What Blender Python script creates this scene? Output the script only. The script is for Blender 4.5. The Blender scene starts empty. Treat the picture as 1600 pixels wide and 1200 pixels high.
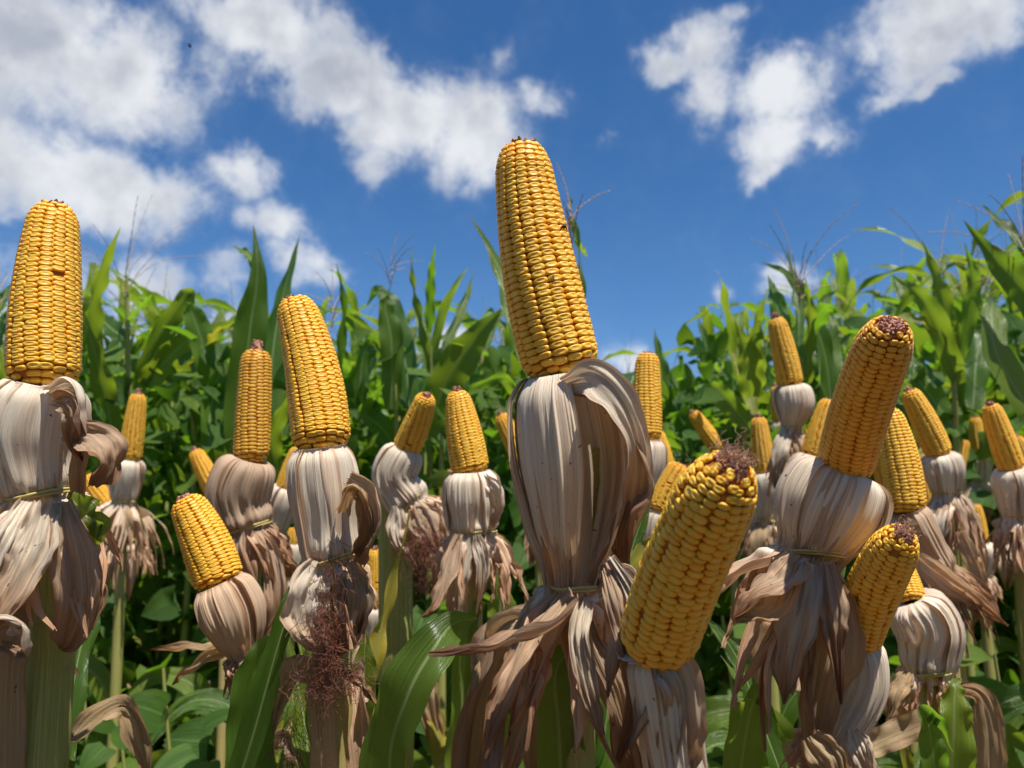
import bpy, math, random
import numpy as np
from mathutils import Vector
R_ = math.radians
rng = np.random.default_rng(7)
random.seed(7)
scene = bpy.context.scene
COL = scene.collection

# ------------------------------------------------------------------ camera
CAM = np.array([0.0, 0.0, 1.18]); PITCH = R_(10.5); FPX = 1186.0
cam_d = bpy.data.cameras.new('camera'); cam = bpy.data.objects.new('camera', cam_d); COL.objects.link(cam)
cam.location = CAM; cam.rotation_euler = (R_(90) + PITCH, 0, 0)
cam_d.sensor_width = 36; cam_d.lens = 36 * FPX / 1600; cam_d.clip_start = 0.02; cam_d.clip_end = 4000
cam_d.dof.use_dof = True; cam_d.dof.focus_distance = 0.56; cam_d.dof.aperture_fstop = 9.0
scene.camera = cam
FW = np.array([0, math.cos(PITCH), math.sin(PITCH)]); UP = np.array([0, -math.sin(PITCH), math.cos(PITCH)]); RT = np.array([1.0, 0, 0])
def P(px, py, d):
    return CAM + d * (FW + RT * (px - 800) / FPX + UP * (600 - py) / FPX)

# ------------------------------------------------------------------ light
scene.view_settings.view_transform = 'Standard'; scene.view_settings.look = 'None'
scene.view_settings.exposure = 0.42; scene.view_settings.gamma = 1
SUN_EL, SUN_AZ = R_(67), R_(150)       # azimuth clockwise from +Y
sd = Vector((math.sin(SUN_AZ) * math.cos(SUN_EL), math.cos(SUN_AZ) * math.cos(SUN_EL), math.sin(SUN_EL)))
sl = bpy.data.lights.new('sun', 'SUN'); sl.energy = 5.0; sl.angle = R_(0.5); sl.color = (1.0, 0.95, 0.87)
so = bpy.data.objects.new('sun', sl); COL.objects.link(so); so.rotation_euler = sd.to_track_quat('Z', 'Y').to_euler()

# small node helper ------------------------------------------------
class NT:
    def __init__(s, tree): s.t = tree; s.n = tree.nodes; s.l = tree.links; s.n.clear()
    def new(s, typ, **kw):
        n = s.n.new(typ)
        for k, v in kw.items():
            if k == 'inp':
                for a, b in v.items():
                    if isinstance(b, bpy.types.NodeSocket): s.l.new(b, n.inputs[a])
                    else: n.inputs[a].default_value = b
            else: setattr(n, k, v)
        return n
    def math(s, op, a, b=None, c=None, clamp=False):
        n = s.n.new('ShaderNodeMath'); n.operation = op; n.use_clamp = clamp
        for i, v in enumerate((a, b, c)):
            if v is None: continue
            if isinstance(v, bpy.types.NodeSocket): s.l.new(v, n.inputs[i])
            else: n.inputs[i].default_value = v
        return n.outputs[0]
    def mix(s, f, a, b, blend='MIX'):
        n = s.n.new('ShaderNodeMix'); n.data_type = 'RGBA'; n.blend_type = blend
        for i, v in ((0, f), (6, a), (7, b)):
            if isinstance(v, bpy.types.NodeSocket): s.l.new(v, n.inputs[i])
            elif i == 0: n.inputs[0].default_value = v
            else: n.inputs[i].default_value = (*v, 1) if len(v) == 3 else v
        return n.outputs[2]
    def ramp(s, f, stops):
        n = s.n.new('ShaderNodeValToRGB'); e = n.color_ramp.elements
        while len(e) < len(stops): e.new(0.5)
        for i, (p, c) in enumerate(stops):
            e[i].position = p; e[i].color = (*c, 1) if not isinstance(c, (int, float)) else (c, c, c, 1)
        s.l.new(f, n.inputs[0]); return n.outputs[0]
    def rng(s, v, a, b, c=0.0, d=1.0, smooth=True):
        n = s.n.new('ShaderNodeMapRange'); n.interpolation_type = 'SMOOTHSTEP' if smooth else 'LINEAR'
        s.l.new(v, n.inputs[0])
        for i, x in enumerate((a, b, c, d)): n.inputs[i + 1].default_value = x
        return n.outputs[0]
    def noise(s, vec, scale, detail=4, rough=0.55, dist=0.0, out=0):
        n = s.new('ShaderNodeTexNoise', inp={'Scale': scale, 'Detail': detail, 'Roughness': rough, 'Distortion': dist})
        if vec is not None: s.l.new(vec, n.inputs['Vector'])
        return n.outputs[out]

# ------------------------------------------------------------------ sky with clouds
w = bpy.data.worlds.new('World'); scene.world = w; w.use_nodes = True
t = NT(w.node_tree)
sky = t.new('ShaderNodeTexSky', sky_type='NISHITA'); sky.sun_disc = False
sky.sun_elevation = SUN_EL; sky.sun_rotation = SUN_AZ; sky.altitude = 600; sky.air_density = 1.0; sky.dust_density = 0.35; sky.ozone_density = 2.6
SKY_S = 0.085
skyc = t.new('ShaderNodeHueSaturation', inp={'Hue': 0.503, 'Saturation': 1.28, 'Value': 1.13, 'Color': sky.outputs[0]}).outputs[0]
tc = t.new('ShaderNodeTexCoord')
dirv = tc.outputs['Generated']
sep = t.new('ShaderNodeSeparateXYZ', inp={0: dirv})
az = t.math('ARCTAN2', sep.outputs[0], sep.outputs[1])
el = t.math('ARCSINE', sep.outputs[2])
ae = t.new('ShaderNodeCombineXYZ', inp={0: az, 1: el}).outputs[0]
warp = t.noise(ae, 9, 6, 0.62, out=1)
warp = t.new('ShaderNodeVectorMath', operation='SUBTRACT', inp={0: warp, 1: (0.5, 0.5, 0.5)}).outputs[0]
warp = t.new('ShaderNodeVectorMath', operation='MULTIPLY', inp={0: warp, 1: (0.10, 0.10, 0)}).outputs[0]
aew = t.new('ShaderNodeVectorMath', operation='ADD', inp={0: ae, 1: warp}).outputs[0]
# (px, py, rx, ry, strength): the cumulus of the photographed sky as directions
CL = [(60, 70, 180, 120, .9), (190, 130, 110, 110, .9), (110, 270, 230, 85, 1.0), (-40, 210, 110, 80, .9), (260, 290, 90, 60, .8),
      (380, 265, 75, 55, .8), (425, 350, 70, 45, .75), (480, 405, 80, 45, .75), (350, 425, 50, 45, .6), (230, 450, 75, 70, .8), (190, 530, 60, 50, .6),
      (340, 15, 80, 60, .8), (430, 60, 140, 85, 1.0), (540, 130, 115, 75, 1.0), (600, 195, 90, 55, .9), (330, 110, 50, 65, .5), (585, 250, 50, 50, .6),
      (650, 170, 115, 72, 1.0), (735, 210, 105, 92, 1.0), (770, 270, 70, 55, .8), (840, 145, 55, 35, .6), (768, 85, 40, 40, .42),
      (1040, 90, 60, 40, .75), (1100, 60, 55, 60, .7), (1130, 20, 40, 30, .6), (1110, 140, 55, 60, .75), (1220, 140, 75, 70, 1.0), (1215, 215, 85, 60, .9), (1290, 215, 55, 28, .65), (1195, 262, 50, 30, .7),
      (1480, 30, 150, 70, 1.0), (1420, 75, 75, 55, .85), (1385, 148, 48, 34, .7), (1455, 135, 50, 20, .6), (1560, 30, 70, 60, .8),
      (700, 545, 60, 45, .8), (730, 620, 60, 60, .7), (1215, 420, 42, 30, .75), (1235, 450, 60, 30, .7), (1125, 465, 28, 14, .6), (60, 420, 110, 60, .6), (0, 520, 90, 60, .8), (360, 500, 60, 50, .6), (980, 560, 70, 40, .6), (945, 210, 30, 20, .36)]
acc = None
for (px, py, rx, ry, s_) in CL:
    v = P(px, py, 1.0) - CAM; v /= np.linalg.norm(v)
    a0, e0 = math.atan2(v[0], v[1]), math.asin(v[2])
    k = math.cos(PITCH) * FPX * 0.92
    m = t.new('ShaderNodeVectorMath', operation='SUBTRACT', inp={0: aew, 1: (a0, e0, 0)}).outputs[0]
    m = t.new('ShaderNodeVectorMath', operation='MULTIPLY', inp={0: m, 1: (k / rx * math.cos(e0), k / ry, 0)}).outputs[0]
    ln = t.new('ShaderNodeVectorMath', operation='LENGTH', inp={0: m}).outputs[1]
    f = t.math('MULTIPLY', t.rng(ln, 0.0, 1.24, 1.0, 0.0), s_)
    acc = f if acc is None else t.math('MAXIMUM', acc, f) if False else t.math('SMOOTH_MAX', acc, f, 0.25)
n1 = t.noise(ae, 13, 10, 0.60, 0.35)
n2 = t.noise(ae, 5, 4, 0.5)
dens = t.math('ADD', acc, t.math('MULTIPLY', t.math('MULTIPLY', t.math('SUBTRACT', n1, 0.5), 1.15), t.rng(acc, 0.12, 0.4)))
# elsewhere (outside the photographed part) loose procedural cumulus
oth = t.math('MULTIPLY', t.rng(n2, 0.62, 0.74), 0.6)
front = t.rng(t.math('ABSOLUTE', az), 0.75, 1.1)
dens = t.math('MAXIMUM', dens, t.math('MULTIPLY', t.math('ADD', oth, t.math('MULTIPLY', t.math('SUBTRACT', n1, 0.5), .8)), front))
n3 = t.noise(ae, 42, 6, 0.65, 0.3)
dens = t.math('ADD', dens, t.math('MULTIPLY', t.math('MULTIPLY', t.math('SUBTRACT', n3, 0.5), 0.35), t.rng(acc, 0.12, 0.4)))
mask = t.rng(dens, 0.16, 0.84)
nb = t.noise(ae, 6.5, 3, 0.5); nc = t.noise(ae, 19, 5, 0.55)
shade = t.rng(t.math('ADD', t.math('MULTIPLY', nb, 0.75), t.math('MULTIPLY', nc, 0.35)), 0.44, 0.70)
shade = t.math('MULTIPLY', shade, t.rng(dens, 0.35, 1.0, 0.25, 1.0))
ccol = t.mix(shade, (8.1, 8.3, 8.6), (4.3, 4.65, 5.4))
ccol = t.mix(1.0, ccol, (0.078 / SKY_S * 1.0,) * 3, 'MULTIPLY')
fin = t.mix(t.math('MULTIPLY', mask, 0.96), skyc, ccol)
bg = t.new('ShaderNodeBackground', inp={'Color': fin, 'Strength': SKY_S})
t.l.new(bg.outputs[0], t.new('ShaderNodeOutputWorld').inputs[0])

# ------------------------------------------------------------------ render
scene.render.engine = 'CYCLES'
scene.cycles.max_bounces = 8; scene.cycles.transmission_bounces = 6; scene.cycles.diffuse_bounces = 4; scene.cycles.transparent_max_bounces = 8

# ------------------------------------------------------------------ materials
def material(name, fn):
    m = bpy.data.materials.new(name); m.use_nodes = True; tt = NT(m.node_tree)
    sh = fn(tt); tt.l.new(sh, tt.new('ShaderNodeOutputMaterial').inputs[0]); return m
def attr(t, name): return t.new('ShaderNodeAttribute', attribute_name=name)
def uvmap(t, su, sv):
    uv = attr(t, 'uv_coord').outputs['Vector']
    return t.new('ShaderNodeVectorMath', operation='MULTIPLY', inp={0: uv, 1: (su, sv, 1)}).outputs[0]

def kernel_mat(dull):
    def f(t):
        a = t.new('ShaderNodeSeparateColor', inp={0: attr(t, 'kcol').outputs[0]})
        rnd, crown, dent = a.outputs[0], a.outputs[1], a.outputs[2]
        side = t.mix(rnd, (0.86, 0.37, 0.013), (0.74, 0.29, 0.010))
        top = t.mix(rnd, (0.93, 0.51, 0.045), (0.88, 0.41, 0.022))
        c = t.mix(t.rng(crown, 0.25, 0.95), side, top)
        c = t.mix(t.math('MULTIPLY', dent, 0.45), c, (0.95, 0.66, 0.16))
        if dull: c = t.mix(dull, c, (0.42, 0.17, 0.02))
        sp = t.noise(t.new('ShaderNodeTexCoord').outputs['Object'], 420, 2, 0.5)
        c = t.mix(t.rng(sp, 0.66, 0.74, 0, 0.35), c, (0.30, 0.12, 0.02))
        b = t.new('ShaderNodeBsdfPrincipled', inp={'Base Color': c, 'Roughness': 0.44, 'Subsurface Weight': 0.25, 'Subsurface Scale': 0.005,
              'Specular IOR Level': 0.42, 'Coat Weight': 0.05, 'Coat Roughness': 0.25})
        b.inputs['Subsurface Radius'].default_value = (1.0, 0.45, 0.08)
        bm = t.new('ShaderNodeBump', inp={'Strength': 0.18, 'Distance': 0.0006, 'Height': t.noise(t.new('ShaderNodeTexCoord').outputs['Object'], 900, 3)})
        t.l.new(bm.outputs[0], b.inputs['Normal'])
        return b.outputs[0]
    return f
M = {}
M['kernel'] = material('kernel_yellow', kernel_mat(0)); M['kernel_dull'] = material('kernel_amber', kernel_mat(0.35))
def plain(c1, c2, scale, rough=0.8, bump=0.5, dist=0.001, spec=0.3):
    def f(t):
        o = t.new('ShaderNodeTexCoord').outputs['Object']
        n = t.noise(o, scale, 5, 0.6)
        b = t.new('ShaderNodeBsdfPrincipled', inp={'Base Color': t.mix(t.rng(n, 0.35, 0.65), c1, c2), 'Roughness': rough, 'Specular IOR Level': spec})
        bm = t.new('ShaderNodeBump', inp={'Strength': bump, 'Distance': dist, 'Height': n}); t.l.new(bm.outputs[0], b.inputs['Normal'])
        return b.outputs[0]
    return f
M['cob_core'] = material('cob_core', plain((0.50, 0.20, 0.03), (0.34, 0.12, 0.02), 300))
M['cob_tip'] = material('cob_tip_chaff', plain((0.52, 0.27, 0.19), (0.26, 0.10, 0.08), 260, 0.9))
M['silk'] = material('silk_brown', plain((0.27, 0.10, 0.06), (0.13, 0.045, 0.03), 80, 0.55))
M['silk_pale'] = material('silk_pale', plain((0.50, 0.30, 0.20), (0.30, 0.14, 0.09), 120, 0.5))
M['band'] = material('rubber_band', plain((0.56, 0.44, 0.16), (0.46, 0.36, 0.12), 60, 0.45, 0.2, 0.0003, 0.5))
M['insect'] = material('insect_black', plain((0.015, 0.012, 0.012), (0.03, 0.025, 0.02), 600, 0.4))
M['tassel'] = material('tassel_dry', plain((0.48, 0.34, 0.22), (0.34, 0.20, 0.14), 90, 0.8))
M['tassel_green'] = material('tassel_green', plain((0.26, 0.27, 0.10), (0.33, 0.24, 0.11), 60, 0.8))

def husk_mat(pale, tan, deep, tr=0.22):
    def f(t):
        v = t.new('ShaderNodeSeparateColor', inp={0: attr(t, 'hcol').outputs[0]})   # R rand, G along, B edge
        uv1 = uvmap(t, 40, 0.45); uv2 = uvmap(t, 120, 0.9); uv3 = uvmap(t, 8, 0.9)
        fib = t.noise(uv1, 1, 4, 0.6, 0.0); fine = t.noise(uv2, 1, 3, 0.6); blot = t.noise(uv3, 1, 4, 0.6)
        along = t.rng(t.math('ADD', v.outputs[1], t.math('MULTIPLY', t.math('SUBTRACT', blot, 0.5), 0.9)), 0.28, 0.78)
        c = t.mix(along, pale, tan)
        c = t.mix(t.rng(blot, 0.36, 0.84, 0, 0.6), c, tan)
        c = t.mix(t.rng(fib, 0.52, 0.68, 0, 0.45), c, deep)
        c = t.mix(t.rng(fine, 0.44, 0.58, 0.0, 0.30), c, (0.93, 0.80, 0.62))
        c = t.mix(t.rng(v.outputs[1], 0.46, 0.95, 0, 0.5), c, deep)
        c = t.mix(t.math('MULTIPLY', v.outputs[2], 0.45), c, deep)
        ob = t.new('ShaderNodeTexCoord').outputs['Object']
        sp = t.noise(ob, 190, 2, 0.4)
        c = t.mix(t.rng(sp, 0.735, 0.76, 0, 0.8), c, (0.07, 0.04, 0.03))
        hs = t.new('ShaderNodeHueSaturation', inp={'Hue': 0.5, 'Saturation': 1.0, 'Value': t.rng(v.outputs[0], 0, 1, 0.78, 1.12, False), 'Color': c}).outputs[0]
        b = t.new('ShaderNodeBsdfPrincipled', inp={'Base Color': hs, 'Roughness': 0.62, 'Specular IOR Level': 0.35})
        crk = t.noise(uvmap(t, 16, 2.2), 1, 5, 0.62, 0.3)
        h = t.math('ADD', t.math('ADD', t.math('MULTIPLY', fib, 0.7), t.math('MULTIPLY', fine, 0.4)), t.math('MULTIPLY', crk, 0.7))
        bm = t.new('ShaderNodeBump', inp={'Strength': 1.0, 'Distance': 0.0018, 'Height': h}); t.l.new(bm.outputs[0], b.inputs['Normal'])
        tl = t.new('ShaderNodeBsdfTranslucent', inp={'Color': t.mix(0.35, hs, (0.85, 0.42, 0.12))})
        return t.new('ShaderNodeMixShader', inp={0: tr, 1: b.outputs[0], 2: tl.outputs[0]}).outputs[0]
    return f
M['husk'] = material('husk_dry', husk_mat((0.97, 0.85, 0.67), (0.83, 0.57, 0.36), (0.48, 0.21, 0.09), .22))
M['husk_brown'] = material('husk_brown', husk_mat((0.84, 0.59, 0.38), (0.58, 0.31, 0.16), (0.28, 0.11, 0.045), 0.28))
M['leaf_dry'] = material('leaf_dry', husk_mat((0.70, 0.49, 0.25), (0.50, 0.29, 0.12), (0.28, 0.13, 0.05), 0.3))

def leaf_mat(base, yel, trans, tr=0.42, rib=(0.30, 0.38, 0.16), rough=0.38, spec=.5):
    def f(t):
        v = t.new('ShaderNodeSeparateColor', inp={0: attr(t, 'hcol').outputs[0]})   # R rand, G along, B |u|
        vein = t.noise(uvmap(t, 60, 0.6), 1, 2, 0.5); blot = t.noise(uvmap(t, 3, 5), 1, 4, 0.6)
        c = t.mix(t.rng(v.outputs[0], 0, 1), base, yel)
        c = t.mix(t.rng(blot, 0.45, 0.75, 0, 0.55), c, yel)
        c = t.mix(t.rng(vein, 0.42, 0.66, 0, 0.5), c, tuple(min(1, x * 1.9) for x in base))
        c = t.mix(t.rng(v.outputs[2], 0.04, 0.09, 1, 0), c, rib)
        tip = t.math('MULTIPLY', t.rng(t.math('ADD', v.outputs[1], t.math('MULTIPLY', blot, .3)), 1.05, 1.2), 0.8)
        c = t.mix(tip, c, (0.36, 0.24, 0.10))
        b = t.new('ShaderNodeBsdfPrincipled', inp={'Base Color': c, 'Roughness': rough, 'Specular IOR Level': spec})
        bm = t.new('ShaderNodeBump', inp={'Strength': 0.6, 'Distance': 0.004, 'Height': t.math('ADD', vein, t.math('MULTIPLY', blot, 0.8))}); t.l.new(bm.outputs[0], b.inputs['Normal'])
        tl = t.new('ShaderNodeBsdfTranslucent', inp={'Color': t.mix(t.rng(v.outputs[0], 0, 1, 0, .7), trans, (0.42, 0.50, 0.03))})
        return t.new('ShaderNodeMixShader', inp={0: tr, 1: b.outputs[0], 2: tl.outputs[0]}).outputs[0]
    return f
M['leaf'] = material('corn_leaf_green', leaf_mat((0.045, 0.098, 0.018), (0.14, 0.20, 0.022), (0.24, 0.48, 0.02), rough=.27, spec=.6))
M['leaf_light'] = material('corn_leaf_light', leaf_mat((0.070, 0.145, 0.024), (0.22, 0.28, 0.03), (0.30, 0.56, 0.03), rough=.27, spec=.6))
M['leaf_yellow'] = material('corn_leaf_yellowing', leaf_mat((0.22, 0.24, 0.03), (0.42, 0.30, 0.04), (0.55, 0.50, 0.04)))
M['vine'] = material('vine_leaf', leaf_mat((0.036, 0.085, 0.014), (0.12, 0.19, 0.025), (0.24, 0.50, 0.02), 0.38, (0.08, 0.17, 0.04), 0.5, .28))

def stalk_mat(t):
    v = t.new('ShaderNodeSeparateColor', inp={0: attr(t, 'hcol').outputs[0]})
    fib = t.noise(uvmap(t, 26, 1.2), 1, 3, 0.6); blot = t.noise(uvmap(t, 2, 5), 1, 4, 0.6)
    c = t.mix(t.rng(v.outputs[0], 0, 1), (0.27, 0.31, 0.07), (0.46, 0.34, 0.14))
    c = t.mix(t.rng(fib, 0.42, 0.66, 0, 0.6), c, (0.50, 0.46, 0.16))
    c = t.mix(t.rng(blot, 0.55, 0.75, 0, 0.55), c, (0.34, 0.20, 0.09))
    b = t.new('ShaderNodeBsdfPrincipled', inp={'Base Color': c, 'Roughness': 0.5, 'Specular IOR Level': 0.4})
    bm = t.new('ShaderNodeBump', inp={'Strength': 0.7, 'Distance': 0.0015, 'Height': fib}); t.l.new(bm.outputs[0], b.inputs['Normal'])
    return b.outputs[0]
M['stalk'] = material('stalk', stalk_mat)
def soil_mat(t):
    o = t.new('ShaderNodeTexCoord').outputs['Object']
    n = t.noise(o, 6, 8, 0.65); c = t.mix(t.rng(n, .35, .65), (0.10, 0.055, 0.03), (0.20, 0.12, 0.07))
    b = t.new('ShaderNodeBsdfPrincipled', inp={'Base Color': c, 'Roughness': 0.95})
    bm = t.new('ShaderNodeBump', inp={'Strength': 0.8, 'Distance': 0.04, 'Height': t.noise(o, 30, 6, .6)}); t.l.new(bm.outputs[0], b.inputs['Normal'])
    return b.outputs[0]
M['soil'] = material('field_soil', soil_mat)

# ------------------------------------------------------------------ mesh helpers
ORIG = {}          # thing/part name -> world origin of its thing
def mk(name, V, Q, mat, parent=None, uv=None, col=None, colname='hcol', T=None, smooth=True):
    V = np.asarray(V, float)
    if parent is not None: V = V - ORIG[parent.name]
    Q = np.asarray(Q, int).reshape(-1, 4); T = np.zeros((0, 3), int) if T is None else np.asarray(T, int).reshape(-1, 3)
    me = bpy.data.meshes.new(name)
    me.vertices.add(len(V)); me.vertices.foreach_set('co', V.astype(np.float32).ravel())
    loops = np.concatenate([Q.ravel(), T.ravel()]).astype(np.int32)
    me.loops.add(len(loops)); me.loops.foreach_set('vertex_index', loops)
    st = np.concatenate([np.arange(len(Q)) * 4, len(Q) * 4 + np.arange(len(T)) * 3]).astype(np.int32)
    me.polygons.add(len(st)); me.polygons.foreach_set('loop_start', st)
    me.polygons.foreach_set('use_smooth', np.full(len(st), smooth))
    me.update(calc_edges=True)
    if uv is not None:
        a = me.attributes.new('uv_coord', 'FLOAT_VECTOR', 'POINT'); u3 = np.zeros((len(V), 3), np.float32); u3[:, :2] = uv[:, :2]
        if uv.shape[1] > 2: u3[:, 2] = uv[:, 2]
        a.data.foreach_set('vector', u3.ravel())
    if col is not None:
        a = me.attributes.new(colname, 'FLOAT_COLOR', 'POINT'); c4 = np.ones((len(V), 4), np.float32); c4[:, :3] = col
        a.data.foreach_set('color', c4.ravel())
    me.materials.append(mat)
    ob = bpy.data.objects.new(name, me); COL.objects.link(ob)
    if parent is not None:
        ob.parent = parent; ORIG[ob.name] = ORIG[parent.name]
    else: ORIG[ob.name] = np.zeros(3)
    return ob
def tag(o, label=None, cat=None, group=None, kind=None):
    if label: o['label'] = label
    if cat: o['category'] = cat
    if group: o['group'] = group
    if kind: o['kind'] = kind
    return o
def thing(name, loc, label, cat, group=None):
    o = bpy.data.objects.new(name, None); COL.objects.link(o); o.location = loc; o.empty_display_size = 0.05
    ORIG[o.name] = np.array(loc, float); return tag(o, label, cat, group)
def nrm(v): return v / (np.linalg.norm(v, axis=-1, keepdims=True) + 1e-12)
def gridq(nu, nv, off=0, closed=False):
    i = np.arange(nv - 1)[:, None]; j = np.arange(nu if closed else nu - 1)[None, :]; j2 = (j + 1) % nu
    return (np.stack([i * nu + j, i * nu + j2, (i + 1) * nu + j2, (i + 1) * nu + j], -1).reshape(-1, 4) + off)
def spline(pts, n, closed=False):
    p = np.asarray(pts, float)
    if len(p) == 2: return p[0] + (p[1] - p[0]) * np.linspace(0, 1, n)[:, None]
    pp = np.vstack([2 * p[0] - p[1], p, 2 * p[-1] - p[-2]])
    tt = np.linspace(0, len(p) - 1 - 1e-9, n); k = tt.astype(int); f = (tt - k)[:, None]
    a, b, c, d = pp[k], pp[k + 1], pp[k + 2], pp[k + 3]
    return 0.5 * ((2 * b) + (-a + c) * f + (2 * a - 5 * b + 4 * c - d) * f ** 2 + (-a + 3 * b - 3 * c + d) * f ** 3)
def tangents(C): return nrm(np.gradient(C, axis=0))
def frames(C, ref):
    T = tangents(C); N = ref - (T @ ref)[:, None] * T; N = nrm(N); B = np.cross(N, T); return T, N, B   # N toward ref
def tube(C, r, ns=6, ref=np.array([0.13, -1, 0.05])):
    C = np.asarray(C, float); n = len(C); r = np.broadcast_to(np.asarray(r, float), (n,))
    T, N, B = frames(C, ref / np.linalg.norm(ref)); a = np.arange(ns) / ns * 2 * math.pi
    V = C[:, None, :] + r[:, None, None] * (np.cos(a)[None, :, None] * N[:, None, :] + np.sin(a)[None, :, None] * B[:, None, :])
    uv = np.zeros((n, ns, 2)); uv[..., 0] = np.abs(np.arange(ns) / ns * 2 - 1)[None]; uv[..., 1] = (np.arange(n) / max(1, n - 1))[:, None]
    return V.reshape(-1, 3), gridq(ns, n, 0, True), uv.reshape(-1, 2)
def merge(parts):
    V, Q, U, Cc, o = [], [], [], [], 0
    for p in parts:
        V.append(p[0]); Q.append(p[1] + o); o += len(p[0])
        U.append(p[2] if len(p) > 2 and p[2] is not None else np.zeros((len(p[0]), 2)))
        Cc.append(p[3] if len(p) > 3 else np.full((len(p[0]), 3), 0.5))
    return np.vstack(V), np.vstack(Q), np.vstack(U), np.vstack(Cc)

# ------------------------------------------------------------------ corn ear
def ear(parent, base, tip, rad, rows=16, per=38, lod=0, dull=False, taper=0.62, bend=0.0, seed=0, tipkind='chaff', tiplen=0.008, irr=0.06, beady=0.0, silk=0, label=None, rend=.12, rfin=.42):
    g = np.random.default_rng(seed); base = np.array(base); tip = np.array(tip); L = np.linalg.norm(tip - base); ax = (tip - base) / L
    view = nrm(CAM - base); view = nrm(view - ax * (ax @ view)); sidev = np.cross(ax, view)
    def axis(t): return base + ax * (t * L)[..., None] + sidev * (bend * L * 4 * t * (1 - t))[..., None]
    def rr(t):
        b = np.clip(t / 0.11, 0, 1); b = 0.62 + 0.38 * np.sin(b * math.pi / 2)
        m = 1 - (1 - taper) * np.clip((t - 0.25) / 0.75, 0, 1) ** 1.7
        e = np.clip((1 - t) / rend, 0, 1); e = rfin + (1 - rfin) * np.sqrt(1 - (1 - e) ** 2)
        return rad * b * m * e
    seg = (14, 10, 8)[lod]
    rings = [(1.0, 0.0), (1.04, 0.46), (0.99, 0.70), (0.87, 0.90), (0.68, 1.0), (0.44, 0.86), (0.14, 0.80)] if lod == 0 else \
            ([(1.0, 0.0), (1.03, 0.5), (0.90, 0.86), (0.62, 1.0), (0.18, 0.90)] if lod == 1 else [(1.0, 0.0), (1.03, 0.5), (0.78, 0.92), (0.15, 1.0)])
    a = (np.arange(seg) + 0.5) / seg * 2 * math.pi
    p = 2.7 - .6 * beady
    ex = np.sign(np.cos(a)) * np.abs(np.cos(a)) ** (2 / p); ey = np.sign(np.sin(a)) * np.abs(np.sin(a)) ** (2 / p)
    nr = len(rings)
    VV, QQ, CC = [], [], []; off = 0
    q1 = gridq(seg, nr, 0, True); cap = None
    kerns = []; twist = g.normal(0, .12)
    for i in range(rows):
        ph = g.uniform(0, 1) * .15 + .3; wob = g.normal(0, 0.02) + twist; wf = 3.2; t0 = g.uniform(0, 0.6) / per
        t = -0.3 / per + t0
        while t < 0.975:
            loc = 1.18 if t < 0.08 else (1 - 0.15 * max(0, (t - 0.6) / 0.4))
            h = (1 / per) * loc * (1 + g.normal(0, irr))
            th = 2 * math.pi * (i / rows) + 0.10 * math.sin(wf * t + ph * 6) + wob * t + g.normal(0, 0.35 * irr) * (2.5 if t < 0.08 or t > 0.9 else 1)
            kerns.append((t + h / 2, th, h, i)); t += h
    K = np.array(kerns); kt, kth, kh = K[:, 0], K[:, 1], K[:, 2]; nk = len(K)
    skip = (g.uniform(0, 1, nk) < 0.004); K = K[~skip]; kt, kth, kh = K[:, 0], K[:, 1], K[:, 2]; nk = len(K)
    C = axis(kt); r = rr(np.clip(kt, 0, 1)); dr = (rr(np.clip(kt + .01, 0, 1)) - rr(np.clip(kt - .01, 0, 1))) / (0.02 * L)
    Tn = nrm(axis(kt + 0.01) - axis(kt - 0.01))
    S = np.tile(sidev, (nk, 1)); Nn = nrm(np.cross(S, Tn)); S = np.cross(Tn, Nn)
    Rad = np.cos(kth)[:, None] * Nn + np.sin(kth)[:, None] * S
    Tan = -np.sin(kth)[:, None] * Nn + np.cos(kth)[:, None] * S
    tilt = np.arctan(-dr) + g.normal(0, 0.05, nk)
    Ax = nrm(Tn * np.cos(tilt)[:, None] - Rad * np.sin(tilt)[:, None] * 1.0); Rd = nrm(Rad * np.cos(tilt)[:, None] + Tn * np.sin(tilt)[:, None])
    dep = rad * 0.115 * (r / rad) ** 0.6 * (1 + g.normal(0, 0.07, nk))
    hw = r * math.pi / rows * 1.0 * (1 + g.normal(0, 0.025, nk)); ha = kh * L / 2 * 1.0
    den = np.clip(1 - beady + g.normal(0, 0.25, nk), 0.0, 1.3) * np.where((kt < 0.07) | (kt > .95), 0.25, 1)
    ss = np.array([x[0] for x in rings]); zz = np.array([x[1] for x in rings])
    dome = zz[None, :] + (1 - den)[:, None] * np.where(ss[None, :] < 0.7, 0.10, 0.0)
    cen = C + Rad * (r - dep)[:, None]
    X = (ss[:, None] * ex[None, :]); Y = (ss[:, None] * ey[None, :])                  # nr,seg
    # the dented crown is narrower across the row's axis than the base
    V = cen[:, None, None, :] + (X[None] * hw[:, None, None])[..., None] * Tan[:, None, None, :] + (Y[None] * ha[:, None, None])[..., None] * Ax[:, None, None, :] \
        + (dome * dep[:, None])[:, :, None, None] * Rd[:, None, None, :]
    curv = (X[None] * hw[:, None, None]) ** 2 / (2 * r[:, None, None]) + (0.38 * X[None] ** 2 + 0.12 * Y[None] ** 2) * (dome * dep[:, None])[:, :, None]; V = V - curv[..., None] * Rad[:, None, None, :]
    V = V.reshape(-1, 3); nvk = nr * seg
    q = (q1[None] + (np.arange(nk) * nvk)[:, None, None]).reshape(-1, 4)
    lr = (nr - 1) * seg; capq = []
    for s in range(1, seg // 2):   # close the crown
        capq.append([lr + s - 1, lr + s, lr + seg - 1 - s, lr + seg - s])
    capq = np.array(capq); q = np.vstack([q, (capq[None] + (np.arange(nk) * nvk)[:, None, None]).reshape(-1, 4)])
    col = np.zeros((nk, nr, seg, 3)); rv = np.clip(g.normal(0.45, 0.28, nk), 0, 1); col[..., 0] = rv[:, None, None]
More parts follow.
